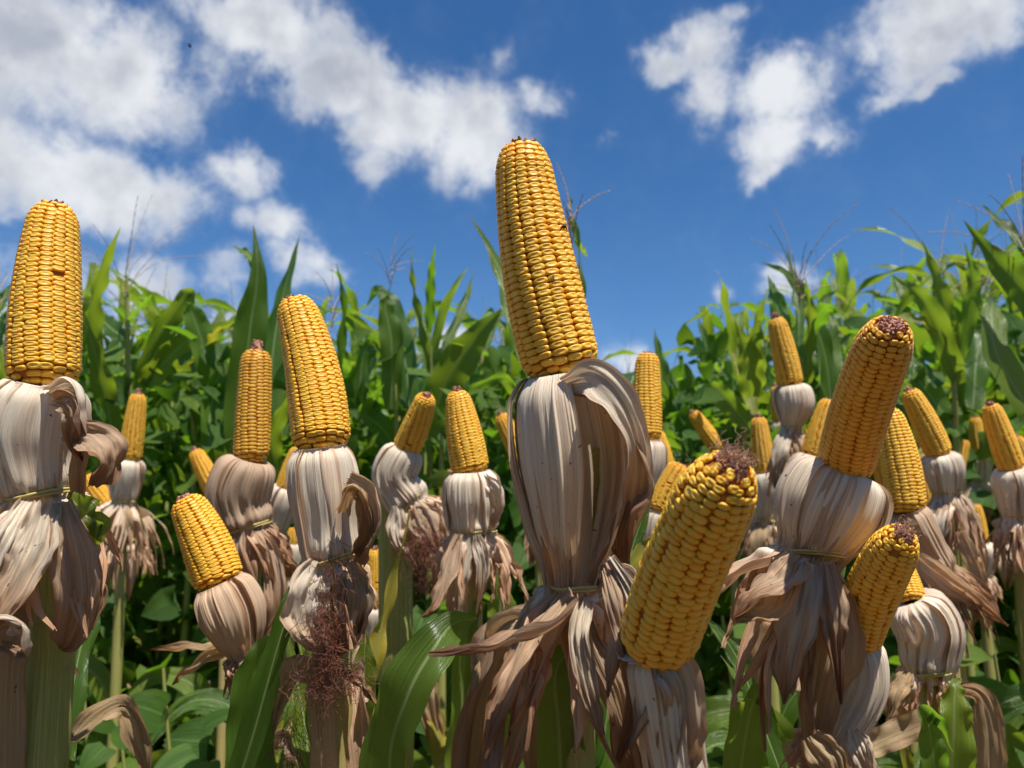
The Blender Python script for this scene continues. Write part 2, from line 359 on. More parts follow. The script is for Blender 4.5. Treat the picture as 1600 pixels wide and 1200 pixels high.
    col[..., 1] = np.clip(zz, 0, 1)[None, :, None]; col[..., 2] = (np.where(ss < 0.5, 1.0, 0.0)[None, :] * np.clip(den, 0, 1)[:, None])[:, :, None]
    e = mk('corn_ear', V, q, M['kernel_dull' if dull else 'kernel'], parent, None, col.reshape(-1, 3), 'kcol')
    if label: e['label'] = label
    # core
    tt = np.linspace(0.0, 1.0, 24); Cc = axis(tt); rc = np.maximum(rr(tt) - rad * 0.10, rad * 0.1); rc[-1] = rad * 0.2
    v, q, uv = tube(Cc, rc, 18, view); mk('cob_core', v, q, M['cob_core'], e, uv)
    # tip
    te = axis(np.array([1.0]))[0]; tr = rr(np.array([0.985]))[0]
    parts = []
    nb = 60 if lod == 0 else (30 if lod == 1 else 16)
    if tipkind == 'nub':
        s = np.linspace(0, 1, 9); Cn = te + ax * ((s - 0.4) * tiplen * 1.5)[:, None]; rn = tr * 0.62 * np.sqrt(np.clip(1 - (s * 0.97) ** 2.2, 0, 1)) * (1 - 0.25 * s)
        parts.append(tube(Cn, rn, 10, view))
        hmax = tiplen
    else:
        s = np.linspace(0, 1, 5); parts.append(tube(te + ax * ((s - 0.9) * tiplen)[:, None], tr * 0.8 * np.array([1, 1, .95, .75, .1]), 12, view)); hmax = 0
    for k in range(nb):
        u = g.uniform(0, 1); ang = g.uniform(0, 6.283)
        if tipkind == 'nub': hh = u * tiplen * .85; rrr = tr * 0.6 * math.sqrt(max(0, 1 - (hh / tiplen) ** 2.2))
        else: hh = -0.1 * tiplen; rrr = tr * 0.85 * math.sqrt(u)
        o = math.cos(ang) * view + math.sin(ang) * sidev; p0 = te + ax * hh + o * rrr * 0.8
        d = nrm(o * 0.7 + ax * g.uniform(0.3, 1.2) + g.normal(0, .2, 3)); l = g.uniform(0.3, 0.8) * tr * (0.25 if tipkind == 'nub' else 0.34)
        parts.append(tube(np.array([p0, p0 + d * l * .5, p0 + d * l]), np.array([1, 1.1, .5]) * tr * (.13 if tipkind == 'nub' else .10), 5))
    Vt, Qt, Ut, Ct = merge(parts); mk('cob_tip', Vt, Qt, M['cob_tip'], e, Ut)
    if silk:
        parts = []
        for k in range(silk):
            o = nrm(g.normal(0, 1, 3)); p0 = te + o * tr * 0.55 + ax * tr * 0.1; pts = [p0]; d = nrm(o * 0.6 + ax * 0.8)
            for j in range(7): d = nrm(d + g.normal(0, 0.9, 3) - 0.35 * (pts[-1] - te) / tr); pts.append(pts[-1] + d * tr * g.uniform(.15, .3))
            parts.append(tube(spline(pts, 18), 0.00016 + 0.00008 * (lod > 0), 3))
        Vt, Qt, Ut, Ct = merge(parts); mk('silk', Vt, Qt, M['silk_pale'], e, Ut)
    return e

# ------------------------------------------------------------------ ribbons: husks and blades
def ribbon(C, W, roll, nu=9, cup=0.15, wave=0.0, wavef=9, pleat=0.0, pf=4, seed=0, ref=None, n=None, split=None, side0=None, midfold=0.0):
    g = np.random.default_rng(seed); n = n or 40
    C = spline(C, n); s = np.linspace(0, 1, n)
    W = np.interp(s, np.linspace(0, 1, len(W)), W); W = W * (1 + 0.06 * np.sin(s * 17 + g.uniform(0, 6)))
    roll = np.radians(np.interp(s, np.linspace(0, 1, len(roll)), roll))
    T = tangents(C)
    if side0 is not None: S = side0 - (T @ side0)[:, None] * T; S = nrm(S)
    else:
        view = nrm(CAM - C) if ref is None else np.tile(ref, (n, 1)); S = nrm(np.cross(view, T))
    Nn = np.cross(T, S)
    S, Nn = S * np.cos(roll)[:, None] + Nn * np.sin(roll)[:, None], Nn * np.cos(roll)[:, None] - S * np.sin(roll)[:, None]
    u = np.linspace(-1, 1, nu)
    lenp = np.sum(np.linalg.norm(np.diff(C, axis=0), axis=1))
    UU, SS = np.meshgrid(u, s); Wm = W[:, None]
    ph = g.uniform(0, 6.28, 8)
    off = cup * (UU ** 2) * Wm + midfold * np.abs(UU) * Wm
    off = off + wave * np.abs(UU) ** 2 * np.sin(wavef * SS * 6.28 + ph[0] + np.where(UU > 0, 2.1, 0)) * np.minimum(1, Wm / W.max() * 1.4)
    if pleat: off = off + pleat * (np.sin(pf * UU * 3.14 + ph[1] + 1.5 * SS) * .6 + np.sin(pf * 2.3 * UU * 3.14 + ph[2] - 2 * SS) * .4)
    if pleat: off = off + pleat * (1.6 * vnoise(g, n, nu, 4, 8) + 1.2 * vnoise(g, n, nu, 8, 14)) * np.minimum(1, Wm / W.max() * 1.5); UU = UU * (1 + .10 * vnoise(g, n, nu, 16, 1)) 
    V = C[:, None, :] + (UU * Wm)[..., None] * S[:, None, :] + off[..., None] * Nn[:, None, :]
    rv = g.uniform(0, 1); col = np.zeros((n, nu, 3)); col[..., 0] = rv; col[..., 1] = SS; col[..., 2] = np.abs(UU)
    uv = np.zeros((n, nu, 3)); uv[..., 0] = UU * 0.5; uv[..., 1] = SS * lenp / 0.3; uv[..., 2] = g.uniform(0, 50)
    return V.reshape(-1, 3), gridq(nu, n), uv.reshape(-1, 3), col.reshape(-1, 3)
def ribbon_husk(col):  # edge channel -> only the rim
    c = col.copy(); c[:, 2] = np.clip((c[:, 2] - .8) * 5, 0, 1); return c

def vnoise(g, n, m, a, b):
    G = g.normal(0, .5, (a + 1, b + 1)); y = np.linspace(0, a - 1e-6, n); x = np.linspace(0, b - 1e-6, m); i = y.astype(int); j = x.astype(int)
    fy = y - i; fx = x - j; fy = (fy * fy * (3 - 2 * fy))[:, None]; fx = (fx * fx * (3 - 2 * fx))[None]
    return (G[i][:, j] * (1 - fy) + G[i + 1][:, j] * fy) * (1 - fx) + (G[i][:, j + 1] * (1 - fy) + G[i + 1][:, j + 1] * fy) * fx
def crease(x): return (1 - 2 * np.abs(np.sin(x * .5)) ** .7)
def husk_leaf(parent, axisC, prof, th0, wid, tail, seed, nu=26, nb=34, nt=26, name='husk_leaf', mat='husk', scale=1.0, ridge=0.0012, rin=0.0, rmul=1.0, view=None, prongs=2, taildir=None, curl=0.0, tailw=1.0, rv=None, build=True):
    """axisC: three points (ear base, bulb centre, band); prof: list of (fraction along base->band, radius)"""
    g = np.random.default_rng(seed)
    A = spline(axisC, 60); base, band = A[0], A[-1]; La = np.sum(np.linalg.norm(np.diff(A, axis=0), axis=1))
    T, N, B = frames(A, nrm(CAM - band) if view is None else view)   # B to viewer's right
    v = np.linspace(0, 1, nb); pr = np.array(prof); prs = spline(np.c_[pr, np.zeros(len(pr))], nb)
    sf, rad = prs[:, 0], np.maximum(prs[:, 1], 0.0005) * rmul
    idx = np.clip(sf, 0, 1) * 59; i0 = np.clip(idx.astype(int), 0, 58); f = (idx - i0)[:, None]
    Ap = A[i0] * (1 - f) + A[i0 + 1] * f; Np = N[i0]; Bp = B[i0]; Tp = T[i0]
    Ap = Ap + T[0] * (np.minimum(sf, 0) * La)[:, None]
    u = np.linspace(-1, 1, nu); ph = g.uniform(0, 6.28, 8)
    # group into prongs
    gi = np.minimum((np.arange(nu) / nu * prongs + 0.0).astype(int), prongs - 1)
    rb = rad[-1]; rmax = rad.max()
    halfw = wid * rmax / 2                       # half-width in metres at bulb
    ang = np.radians(th0) + g.normal(0, .04)
    gather = np.interp(v, [0, .15, .55, .8, 1], [.75, 1.0, 1.0, .9, .8])
    th = ang + u[None, :] * (wid / 2) * gather[:, None]
    pl = (np.sin(5.3 * u * 1.6 + ph[0]) * .5 + crease(13 * u + ph[1]) * .45 + crease(25 * u + ph[2]) * .3)
    amp = ridge * np.interp(v, [0, .1, .4, .8, 1], [.3, .55, 0.6, 1.2, 1.2])
    drift = np.sin(6 * u[None, :] + 5 * v[:, None] + ph[3]) * 0.5 + 1.5 * vnoise(g, nb, nu, 3, 11) + .8 * vnoise(g, nb, nu, 6, 19)
    tailn = 2.2 * vnoise(g, nt, nu, 4, 11) + 1.3 * vnoise(g, nt, nu, 7, 18)
    rr_ = rad[:, None] + amp[:, None] * (pl[None, :] + drift) + rin + 0.0006 * np.abs(u[None, :]) * 0 
    # edge lifts a little
    rr_ = rr_ + (np.abs(u)[None, :] ** 6) * 0.0035 * scale * g.uniform(-.2, 1.3) * np.interp(v, [0, .3, .8, 1], [0, 1, .6, 0])[:, None]
    Vb = Ap[:, None, :] + rr_[..., None] * (np.cos(th)[..., None] * Np[:, None, :] + np.sin(th)[..., None] * Bp[:, None, :])
    # tail
    ntl = nt; w = np.linspace(0, 1, ntl + 1)[1:]
    radial = math.cos(ang) * N[-1] + math.sin(ang) * B[-1]; tang = -math.sin(ang) * N[-1] + math.cos(ang) * B[-1]
    down = np.array([0, 0, -1.0]); d0 = T[-1] if taildir is None else taildir
    tl, fl = tail
    mean = Vb[-1].mean(0)
    st = np.zeros((ntl, nu, 3))
    glen = g.uniform(.72, 1.0, prongs); gspr = g.normal(0, .28, prongs); grad = g.normal(0, .16, prongs); gtw = g.normal(0, 0.9, prongs) + curl
    jag = 1 + 0.05 * np.sin(31 * u + ph[4]) + 0.04 * np.sin(17 * u + ph[5])
    for k in range(prongs):
        cs = np.where(gi == k)[0]; gc = u[cs].mean(); n_ = len(cs); uu = (u[cs] - gc)
        ps = (w[:, None] * tl * glen[k])
        bulge = math.sin(min(1.0, fl) * 1.2)
        ctr = mean + tang * (gc * min(halfw, rb * 1.1)) \
            + (d0 * (1 - .25 * w[:, None]) + down * .25 * w[:, None]) * ps + radial * (fl * tl * (1 - (1 - w[:, None]) ** 1.8) * .62 * (1 + grad[k])) + tang * (gspr[k] * tl * w[:, None] ** 1.6 * .55) \
            + np.sin(w[:, None] * 5 + ph[6]) * 0.02 * tl * tang
        open_ = np.interp(w, [0, .25, .6, .85, 1], [min(1, rb * wid * .5 / halfw), .62, .55, .32, .03]) * tailw
        tw = gtw[k] * w ** 1.3 + 0.25 * np.sin(w * 7 + ph[k % 8])
        wd = np.cos(tw)[:, None] * tang + np.sin(tw)[:, None] * radial
        nn = -np.sin(tw)[:, None] * tang + np.cos(tw)[:, None] * radial
        X = uu[None, :] * (halfw * open_)[:, None] * (1 if prongs == 1 else 1.25)
        plz = ridge * 1.5 * np.interp(w, [0, .3, 1], [1.2, 1.7, .5])[:, None] * (pl[cs][None, :] + np.sin(9 * uu[None, :] + 6 * w[:, None] + ph[2]) + tailn[:, cs])
        cupz = -0.35 * np.abs(X) * np.interp(w, [0, .5, 1], [1, .6, 1.2])[:, None]
        st[:, cs, :] = ctr[:, None, :] * 1.0 + X[..., None] * wd[:, None, :] + (plz + cupz)[..., None] * nn[:, None, :] + (d0 * tl * 0.05)[None, None] * ((jag[cs] - 1) * 3)[None, :, None] * w[:, None, None]
    bl = np.clip(w / 0.16, 0, 1); bl = (bl * bl * (3 - 2 * bl))[:, None, None]
    ext = Vb[-1][None] + d0[None, None] * (w[:, None, None] * tl) * .95
    st = ext * (1 - bl) + st * bl
    V = np.concatenate([Vb, st], 0); nv = nb + ntl
    q = gridq(nu, nv).reshape(nv - 1, nu - 1, 4); keep = np.ones((nv - 1, nu - 1), bool)
    sp = nb + int(ntl * 0.22)
    for j in range(nu - 1):
        if gi[j] != gi[j + 1]: keep[sp:, j] = False
    q = q[keep]
    col = np.zeros((nv, nu, 3)); col[..., 0] = g.uniform(0, 1) if rv is None else rv
    al = np.concatenate([np.linspace(0, .45, nb), .45 + .55 * w]); col[..., 1] = al[:, None]; col[..., 2] = (np.abs(u)[None, :] > .9) * 1.0
    tot = La + tl
    uv = np.zeros((nv, nu, 3)); uv[..., 0] = u[None, :] * halfw / 0.06; uv[..., 1] = np.concatenate([v * La, La + w * tl])[:, None] / 0.12; uv[..., 2] = seed * 3.7
    res = (V.reshape(-1, 3), q, uv.reshape(-1, 3), col.reshape(-1, 3))
    if not build: return res
    return mk(name, res[0], res[1], M[mat], parent, res[2], res[3])

def husk(parent, base, ctr, band, rb, rbulb, tail, seed, lod=0, leaves=None, flare=0.5, mat='husk', n=12, gap=None, bandlabel=None, fat=0.42, rtop=None, tilt=0.0, noband=False):
    """tied husk: inner bulb + overlapping husk leaves + rubber band"""
    g = np.random.default_rng(seed); base, ctr, band = map(np.array, (base, ctr, band)); L = np.linalg.norm(band - base)
    rtop = rtop or rbulb * .35
    def prof(m): return [(0.0, rtop * .8), (-0.025, rtop * 1.25), (0.0, rbulb * .72 * m), (0.12, rbulb * .93 * m), (fat, rbulb * m), (0.72, (rbulb * .62 + rb * .38) * m), (0.9, rb * 1.2), (1.0, rb)]
    A = [base, ctr, band]; nb_, nt_, nu_ = ((44, 40, 46), (26, 24, 26), (18, 16, 16))[lod]; n = (n, n, max(5, n - 3))[lod]
    parts = []; core = None
    # inner bulb
    AA = spline(A, 40); T, N, B = frames(AA, nrm(CAM - band)); pr = spline(np.c_[np.array(prof(.82)), np.zeros(8)], 26)
    if gap: pr[:, 1] = np.where((pr[:, 0] > .06), pr[:, 1] * .30, pr[:, 1])
    s = np.clip(pr[:, 0], 0, 1); pp = np.stack([np.interp(s, np.linspace(0, 1, 40), AA[:, k]) for k in range(3)], 1)
    o = np.argsort(np.arange(26)); v, q, uv = tube(pp + T[0] * (np.minimum(pr[:, 0], 0) * L)[:, None] + np.linspace(0, 1e-5, 26)[:, None] * T[0], np.maximum(pr[:, 1], rb * .7), 20)
    # the tube's own tangents are unreliable at the fold: build rings directly
    a = np.arange(24) / 24 * 6.28319; i0 = (s * 39).astype(int)
    ripp = 1 + 0.05 * np.sin(5 * a + 1) + 0.04 * np.sin(11 * a)
    V = (pp + T[0] * (np.minimum(pr[:, 0], 0) * L)[:, None])[:, None, :] + (np.maximum(pr[:, 1], rb * .5)[:, None] * ripp[None])[..., None] * (np.cos(a)[None, :, None] * N[i0][:, None, :] + np.sin(a)[None, :, None] * B[i0][:, None, :])
    uv = np.zeros((26, 24, 3)); uv[..., 0] = (a * rbulb / .06)[None]; uv[..., 1] = (pr[:, 0] * L / .12)[:, None]
    cc = np.zeros((26, 24, 3)); cc[..., 0] = .4; cc[..., 1] = (.25 + .2 * s)[:, None]
    hk = mk('husk', V.reshape(-1, 3), gridq(24, 26, 0, True), M[mat], parent, uv.reshape(-1, 3), cc.reshape(-1, 3))
    if leaves is None:
        leaves = []
        off = g.uniform(0, 60)
        for k in range(n):
            lay = 0 if k < n // 2 else 1
            th = off + (k % max(1, n // 2)) * 360 / max(1, n // 2) + g.normal(0, 12) + lay * 180 / max(1, n // 2)
            if gap and abs((th - gap[0] + 180) % 360 - 180) < gap[1]: continue
            leaves.append(dict(th=th, wid=g.uniform(.75, 1.45), m=(0.93, 1.03)[lay] + g.normal(0, .02), tl=tail * g.uniform(.65, 1.1), fl=flare * g.uniform(.3, 1.5), pr=int(g.integers(2, 5))))
    if len(leaves) < 9 and lod == 0:      # narrower strips lying over the broad ones
        for k in range(5): leaves = leaves + [dict(th=g.uniform(-110, 60) if gap else g.uniform(-180, 180), wid=g.uniform(.3, .65), m=1.08 + .01 * k, tl=tail * g.uniform(.35, .6), fl=flare * g.uniform(.5, 1.2), pr=1)]
    if gap: leaves = [q_ for q_ in leaves if not (abs((q_['th'] - gap[0] + 180) % 360 - 180) < gap[1])]
    sc = L / 0.15
    for k, lf in enumerate(leaves):
        husk_leaf(hk, A, prof(lf['m']), lf['th'], lf['wid'], (lf['tl'], lf['fl'] * .68), seed * 31 + k, nu_, nb_, nt_, mat=lf.get('mat', mat), scale=sc, ridge=0.0011 * max(.6, min(1.6, rbulb / .03)), prongs=lf.get('pr', 2) + 1, curl=lf.get('curl', 0), tailw=lf.get('tw', 1.0) * .85, rin=0.0003 * k, rv=lf.get('rv'))
    if not noband:
        # rubber band, doubled, a little uneven
        Tn, Nb, Bb = T[-1], N[-1], B[-1]; parts = []
        for j in range(2):
            a = np.linspace(0, 2 * math.pi, 49)[:-1]; r = (rb * 1.06 + .0018) * (1 + .05 * np.sin(2 * a + j) + .03 * np.sin(5 * a + seed))
            tl_ = tilt + (0.05 if j else -.03)
            C = band - Tn * (.000 + .0016 * j) + r[:, None] * (np.cos(a)[:, None] * Nb + np.sin(a)[:, None] * Bb) - Tn * (np.sin(a) * r * math.tan(tl_) + .0008 * np.sin(3 * a + j))[:, None]
            C = np.vstack([C, C[:1]])
            parts.append(tube(C, 0.0011 if lod < 2 else .0014, 6, Tn))
        Vt, Qt, Ut, Ct = merge(parts); mk('rubber_band', Vt, Qt, M['band'], parent, Ut)
    return hk

def stalk(parent, pts, r0, r1, seed, lod=0, tan=.5, name='stalk', sheath=True):
    g = np.random.default_rng(seed); n = (60, 40, 24)[lod]; C = spline(pts, n); s = np.linspace(0, 1, n)
    L = np.sum(np.linalg.norm(np.diff(C, axis=0), axis=1)); node = np.exp(-(((s * L + g.uniform(0, .1)) % 0.17) - .085) ** 2 / .00008)
    r = (r0 + (r1 - r0) * s) * (1 + .13 * node)
    ns = (14, 10, 8)[lod]; v, q, uv = tube(C, r, ns, np.array([.2, -1, .1])); uv = np.c_[uv * np.array([1, L / .12]), np.full(len(uv), seed)]
    col = np.zeros((len(v), 3)); col[:, 0] = tan + (np.repeat(node, ns) * .2)
    return mk(name, v, q, M['stalk'], parent, uv, col)

def blade(parent, pts, width, roll=(0, 0), seed=0, mat='leaf', name='leaf', wave=.006, cup=.0, midfold=.25, n=44, nu=11, prof=None, **k):
    prof = prof or [.55, .9, 1, 1, .92, .75, .5, .22, .02]
    v, q, uv, col = ribbon(pts, [width * x for x in prof], roll, nu=nu, cup=cup, wave=wave, wavef=4, midfold=midfold, n=n, seed=seed, **k)
    if mat in ('leaf_dry', 'husk', 'husk_brown'): col = ribbon_husk(col); uv = uv * np.array([2.5, 2, 1])
    return mk(name, v, q, M[mat], parent, uv, col)

def silk_clump(parent, p0, size, n, length, seed, mat='silk', drop=.5):
    g = np.random.default_rng(seed); parts = []; p0 = np.array(p0)
    for k in range(int(n * 2.2)):
        p = p0 + g.normal(0, 1, 3) * np.array(size) * .36; d = nrm(g.normal(0, 1, 3) + np.array([0, 0, -drop])); pts = [p]
        for j in range(6): d = nrm(d + g.normal(0, .75, 3) + np.array([0, 0, -drop * .35])); pts.append(pts[-1] + d * length / 6 * g.uniform(.4, 1.1))
        parts.append(tube(spline(pts, 14), .0002, 3))
    V, Q, U, C_ = merge(parts); return mk('silk', V, Q, M[mat], parent, U)

# ================================================================== GROUND
gx = np.linspace(-1, 1, 61); gg = np.sign(gx) * np.abs(gx) ** 3
X, Y = np.meshgrid(gg * 600, gg * 600); Z = 0.03 * np.sin(X * 2.1) * np.cos(Y * 1.7) * (np.hypot(X, Y) < 40)
tag(mk('ground', np.stack([X, Y, Z - .02], -1).reshape(-1, 3), gridq(61, 61), M['soil']), kind='structure')

# ================================================================== TIED EARS
EARGROUP = 'ears of corn tied upright on their cut stalks'
def px2m(w, d): return w * d / FPX
def plantroot(px, py, d, label, lean=(0, 0)):
    b = P(px, py, d); loc = (b[0] + lean[0], b[1] + lean[1], 0.0)
    return thing('corn_plant', loc, label, 'corn plant', EARGROUP)
def tied_ear(root, base, tip, w, ctr, bw, band, bandw, tail, seed, lod=0, rows=16, per=36, dd=0.0, **k):
    d = base[2]
    hk = {a: k.pop(a) for a in ('leaves', 'flare', 'mat', 'n', 'gap', 'fat', 'tilt', 'noband') if a in k}
    w *= .955; e = ear(root, P(*base), P(*tip), px2m(w, (d + tip[2]) / 2) / 2, rows, per, lod, seed=seed, **k)
    e2 = nrm(P(*base) - P(*tip))
    if ctr is not None:
        husk(root, P(*base) - e2 * 0.0012, P(*ctr, d + dd), P(*band, d + dd), px2m(bandw, d) / 2, px2m(bw, d) / 2, px2m(tail, d), seed, lod, rtop=px2m(w, d) / 2 * .66, **hk)
    return e
def root_stalk(root, px, py, d, r0, r1, seed, lod, tan=.5, mid=None, below=None):
    top = P(px, py, d); bot = ORIG[root.name] + np.array([0, 0, -.05]); pts = [top]
    if below: pts.append(P(*below))
    pts += [(pts[-1] * .5 + bot * .5) + np.array([.005, 0.003, 0]), bot]
    return stalk(root, pts, r0, r1, seed, lod, tan)

# ---- the big ear in the middle and the thick ear leaning out beside it share one stalk
r = plantroot(905, 1180, .56, 'plant with the tallest ear against open sky and a thick second ear leaning right', (0, .02))
tied_ear(r, (884, 594, .53), (814, 226, .545), 130, (905, 745), 178, (900, 912), 78, 250, 11, 0, 16, 38, bend=-.022, taper=.66, tiplen=.006, dull=False, irr=.05, silk=0,
         noband=False, tilt=.05, flare=.9, gap=(22, 26), leaves=[
    dict(th=-52, wid=1.75, m=1.06, tl=.10, fl=.7, pr=2, rv=.8, tw=.6), dict(th=-12, wid=.55, m=1.07, tl=.12, fl=.55, pr=1, rv=.7), dict(th=-118, wid=1.7, m=.98, tl=.11, fl=.8, pr=3, tw=.6),
    dict(th=112, wid=1.5, m=1.0, tl=.10, fl=.7, pr=2), dict(th=180, wid=1.8, m=.95, tl=.12, fl=.9, pr=2), dict(th=-30, wid=.8, m=.93, tl=.11, fl=1.1, pr=2, mat='husk_brown', tw=.7),
    dict(th=88, wid=.5, m=.97, tl=.13, fl=.4, pr=1, mat='husk'), dict(th=-75, wid=.9, m=.9, tl=.13, fl=.75, pr=2, mat='husk_brown')])
D = .53
def hleaf(root, pts, w, roll, seed, mat='husk', name='husk_leaf', pleat=.0018, nu=25, prof=None, cup=.12, pf=3, wave=.002, n=60, wavef=3):
    pts3 = [P(*p) for p in pts]; d = pts[0][2]; prof = prof or [.5, .9, 1, .95, .8, .6, .35, .04]
    v, q, uv, col = ribbon(pts3, [px2m(w, d) / 2 * x for x in prof], roll, nu=nu, cup=cup, wave=wave, wavef=wavef, pleat=pleat, pf=pf, n=n, seed=seed)
    return mk(name, v, q, M[mat], root, uv * np.array([2.2, 2.0, 1]), ribbon_husk(col))
# broad husk folding over to the right of the dark gap, then the loose inner one
hleaf(r, [(882, 600, .50), (925, 590, .485), (968, 632, .475), (995, 700, .478), (990, 780, .49), (966, 850, .505), (925, 915, .515)], 56, [10, 5, -20, -38, -30, -10, 0], 901, prof=[.5, 1.0, 1.0, .85, .8, .6, .35], pleat=.0009, cup=.3)
hleaf(r, [(890, 605, .50), (945, 612, .49), (985, 680, .488), (1012, 760, .485), (985, 800, .49), (972, 850, .50), (985, 905, .51)], 48, [0, 20, 50, 75, 40, 20, 60], 902, mat='husk_brown', prof=[.4, .8, .9, 1, .9, .7, .3], cup=.3)
hleaf(r, [(905, 935, .50), (860, 975, .475), (790, 1005, .46), (730, 1018, .455), (670, 1022, .45)], 34, [40, 60, 75, 80, 85], 903, 'husk_brown', prof=[1, .9, .6, .4, .05], cup=.5)
hleaf(r, [(890, 940, .50), (835, 990, .49), (800, 1060, .48), (775, 1120, .475), (760, 1185, .47)], 38, [20, 35, 50, 30, 70], 904, 'husk_brown', prof=[.5, .9, 1, .7, .1])
hleaf(r, [(880, 940, .51), (845, 1010, .50), (830, 1090, .50), (800, 1180, .50), (790, 1230, .5)], 40, [0, -25, -40, -20, 0], 905, 'husk', prof=[.5, .9, 1, .8, .2])
hleaf(r, [(915, 935, .49), (905, 990, .475), (915, 1060, .47), (930, 1110, .468), (942, 1150, .465)], 40, [0, 20, -20, 30, 60], 906, 'husk', prof=[.6, .9, .8, .6, .05])
hleaf(r, [(935, 930, .49), (975, 900, .475), (975, 960, .465), (955, 1040, .46), (950, 1090, .46)], 38, [10, -10, 20, 40, 20], 907, 'husk', prof=[.4, .9, 1, .6, .05])
hleaf(r, [(945, 880, .49), (965, 930, .465), (985, 1010, .455), (1000, 1090, .45), (965, 1190, .45)], 46, [0, 10, -20, 15, 0], 908, 'husk_brown', prof=[.4, .9, 1, .9, .2])
hleaf(r, [(955, 870, .48), (1000, 950, .455), (1015, 1060, .445), (1000, 1130, .44), (985, 1170, .44)], 34, [30, 0, 30, 50, 30], 909, 'husk', prof=[.4, .9, 1, .6, .05])
hleaf(r, [(900, 935, .52), (925, 1010, .50), (965, 1100, .49), (985, 1200, .49), (990, 1280, .49)], 46, [0, -10, -20, 0, 10], 910, 'husk_brown', prof=[.5, .9, 1, .9, .8])
root_stalk(r, 915, 700, .56, .0105, .013, 12, 0, .35, below=(905, 1100, .56))
blade(r, [P(880, 1260, .56), P(872, 1130, .545), P(868, 1050, .54), P(905, 1000, .55)], .017, (0, 20, 30), 14, 'leaf', prof=[1, 1, .9, .3], wave=.002)
# second ear
tied_ear(r, (1022, 1018, .455), (1146, 722, .385), 140, (1040, 1090), 96, (1062, 1235), 70, 120, 21, 0, 16, 30, taper=.84, tiplen=.008, irr=.13, beady=.35, silk=110, rend=.2, rfin=.3, tipkind='chaff', n=8, bend=-.02, fat=.5, noband=True, flare=.2)
hleaf(r, [(1010, 1030, .45), (1045, 1040, .435), (1068, 1090, .435), (1060, 1170, .44), (1035, 1240, .45)], 66, [0, -10, -15, 0, 0], 922, 'husk', prof=[.4, .9, 1, 1, .8], cup=.3)

# ---- far left ear
r = plantroot(66, 1180, .64, 'plant at the left edge, thick ear above a pale husk with a curled fold', (0, .02))
tied_ear(r, (68, 606, .60), (86, 322, .63), 109, (50, 690), 128, (62, 772), 92, 180, 31, 0, 15, 36, taper=.66, tiplen=.004, tilt=-.06, flare=.75, bend=-.012, leaves=[
    dict(th=-15, wid=2.0, m=1.06, tl=.11, fl=.45, pr=2, rv=.95), dict(th=-80, wid=1.7, m=1.0, tl=.10, fl=1.0, pr=2), dict(th=60, wid=1.5, m=.98, tl=.10, fl=.6, pr=2), dict(th=150, wid=1.9, m=1, tl=.1, fl=.6, pr=2), dict(th=-150, wid=1.9, m=.97, tl=.1, fl=.6, pr=3)])
hleaf(r, [(75, 612, .58), (112, 602, .57), (138, 640, .57), (132, 700, .575), (125, 770, .58)], 52, [20, 50, 80, 60, 30], 931, 'husk', cup=.5, prof=[.5, 1, 1, .8, .4])
hleaf(r, [(85, 625, .57), (105, 625, .56), (122, 650, .56), (116, 690, .565), (130, 720, .57)], 34, [0, 30, 60, 30, 10], 932, 'husk_brown', cup=.6)
hleaf(r, [(108, 672, .57), (150, 690, .56), (165, 725, .555), (145, 760, .56)], 66, [10, -20, -40, -30], 933, 'husk_brown', prof=[.5, 1, .9, .3], cup=.3, wave=.004)
hleaf(r, [(75, 785, .575), (55, 850, .555), (20, 920, .54), (-15, 985, .53)], 62, [0, 15, 20, 40], 934, 'husk', prof=[.6, 1, .9, .3])
hleaf(r, [(50, 785, .575), (20, 840, .55), (-10, 900, .54), (-40, 950, .53)], 60, [0, -15, -10, 10], 935, 'husk', prof=[.6, 1, .9, .5])
hleaf(r, [(95, 785, .58), (112, 850, .57), (122, 930, .57), (105, 1000, .575), (95, 1015, .58)], 66, [0, 0, 10, 0, -20], 936, 'husk_brown', prof=[.4, .9, 1, .7, .1])
hleaf(r, [(118, 800, .60), (125, 880, .62), (150, 930, .63), (140, 985, .63)], 40, [0, 20, 0, -20], 937, 'leaf_dry', prof=[.4, 1, .9, .2])
hleaf(r, [(-20, 975, .54), (12, 968, .53), (40, 990, .53), (35, 1020, .535), (0, 1010, .54)], 30, [30, 60, 80, 40, 10], 938, 'husk', cup=.5, prof=[1, 1, 1, .9, .6])
root_stalk(r, 66, 760, .635, .017, .019, 32, 0, .12, below=(82, 1000, .635))
blade(r, [P(8, 1250, .60), P(6, 1120, .60), P(14, 1010, .60), P(34, 940, .605)], .014, (0, 10, 0), 33, 'leaf_dry', prof=[1, 1, .9, .5], wave=.002, cup=.3)
blade(r, [P(104, 775, .60), P(122, 790, .59), P(150, 815, .585), P(160, 822, .585), P(132, 870, .6)], .014, (0, 30, 60, 20), 34, 'leaf', prof=[.5, 1, 1, .7, .05])

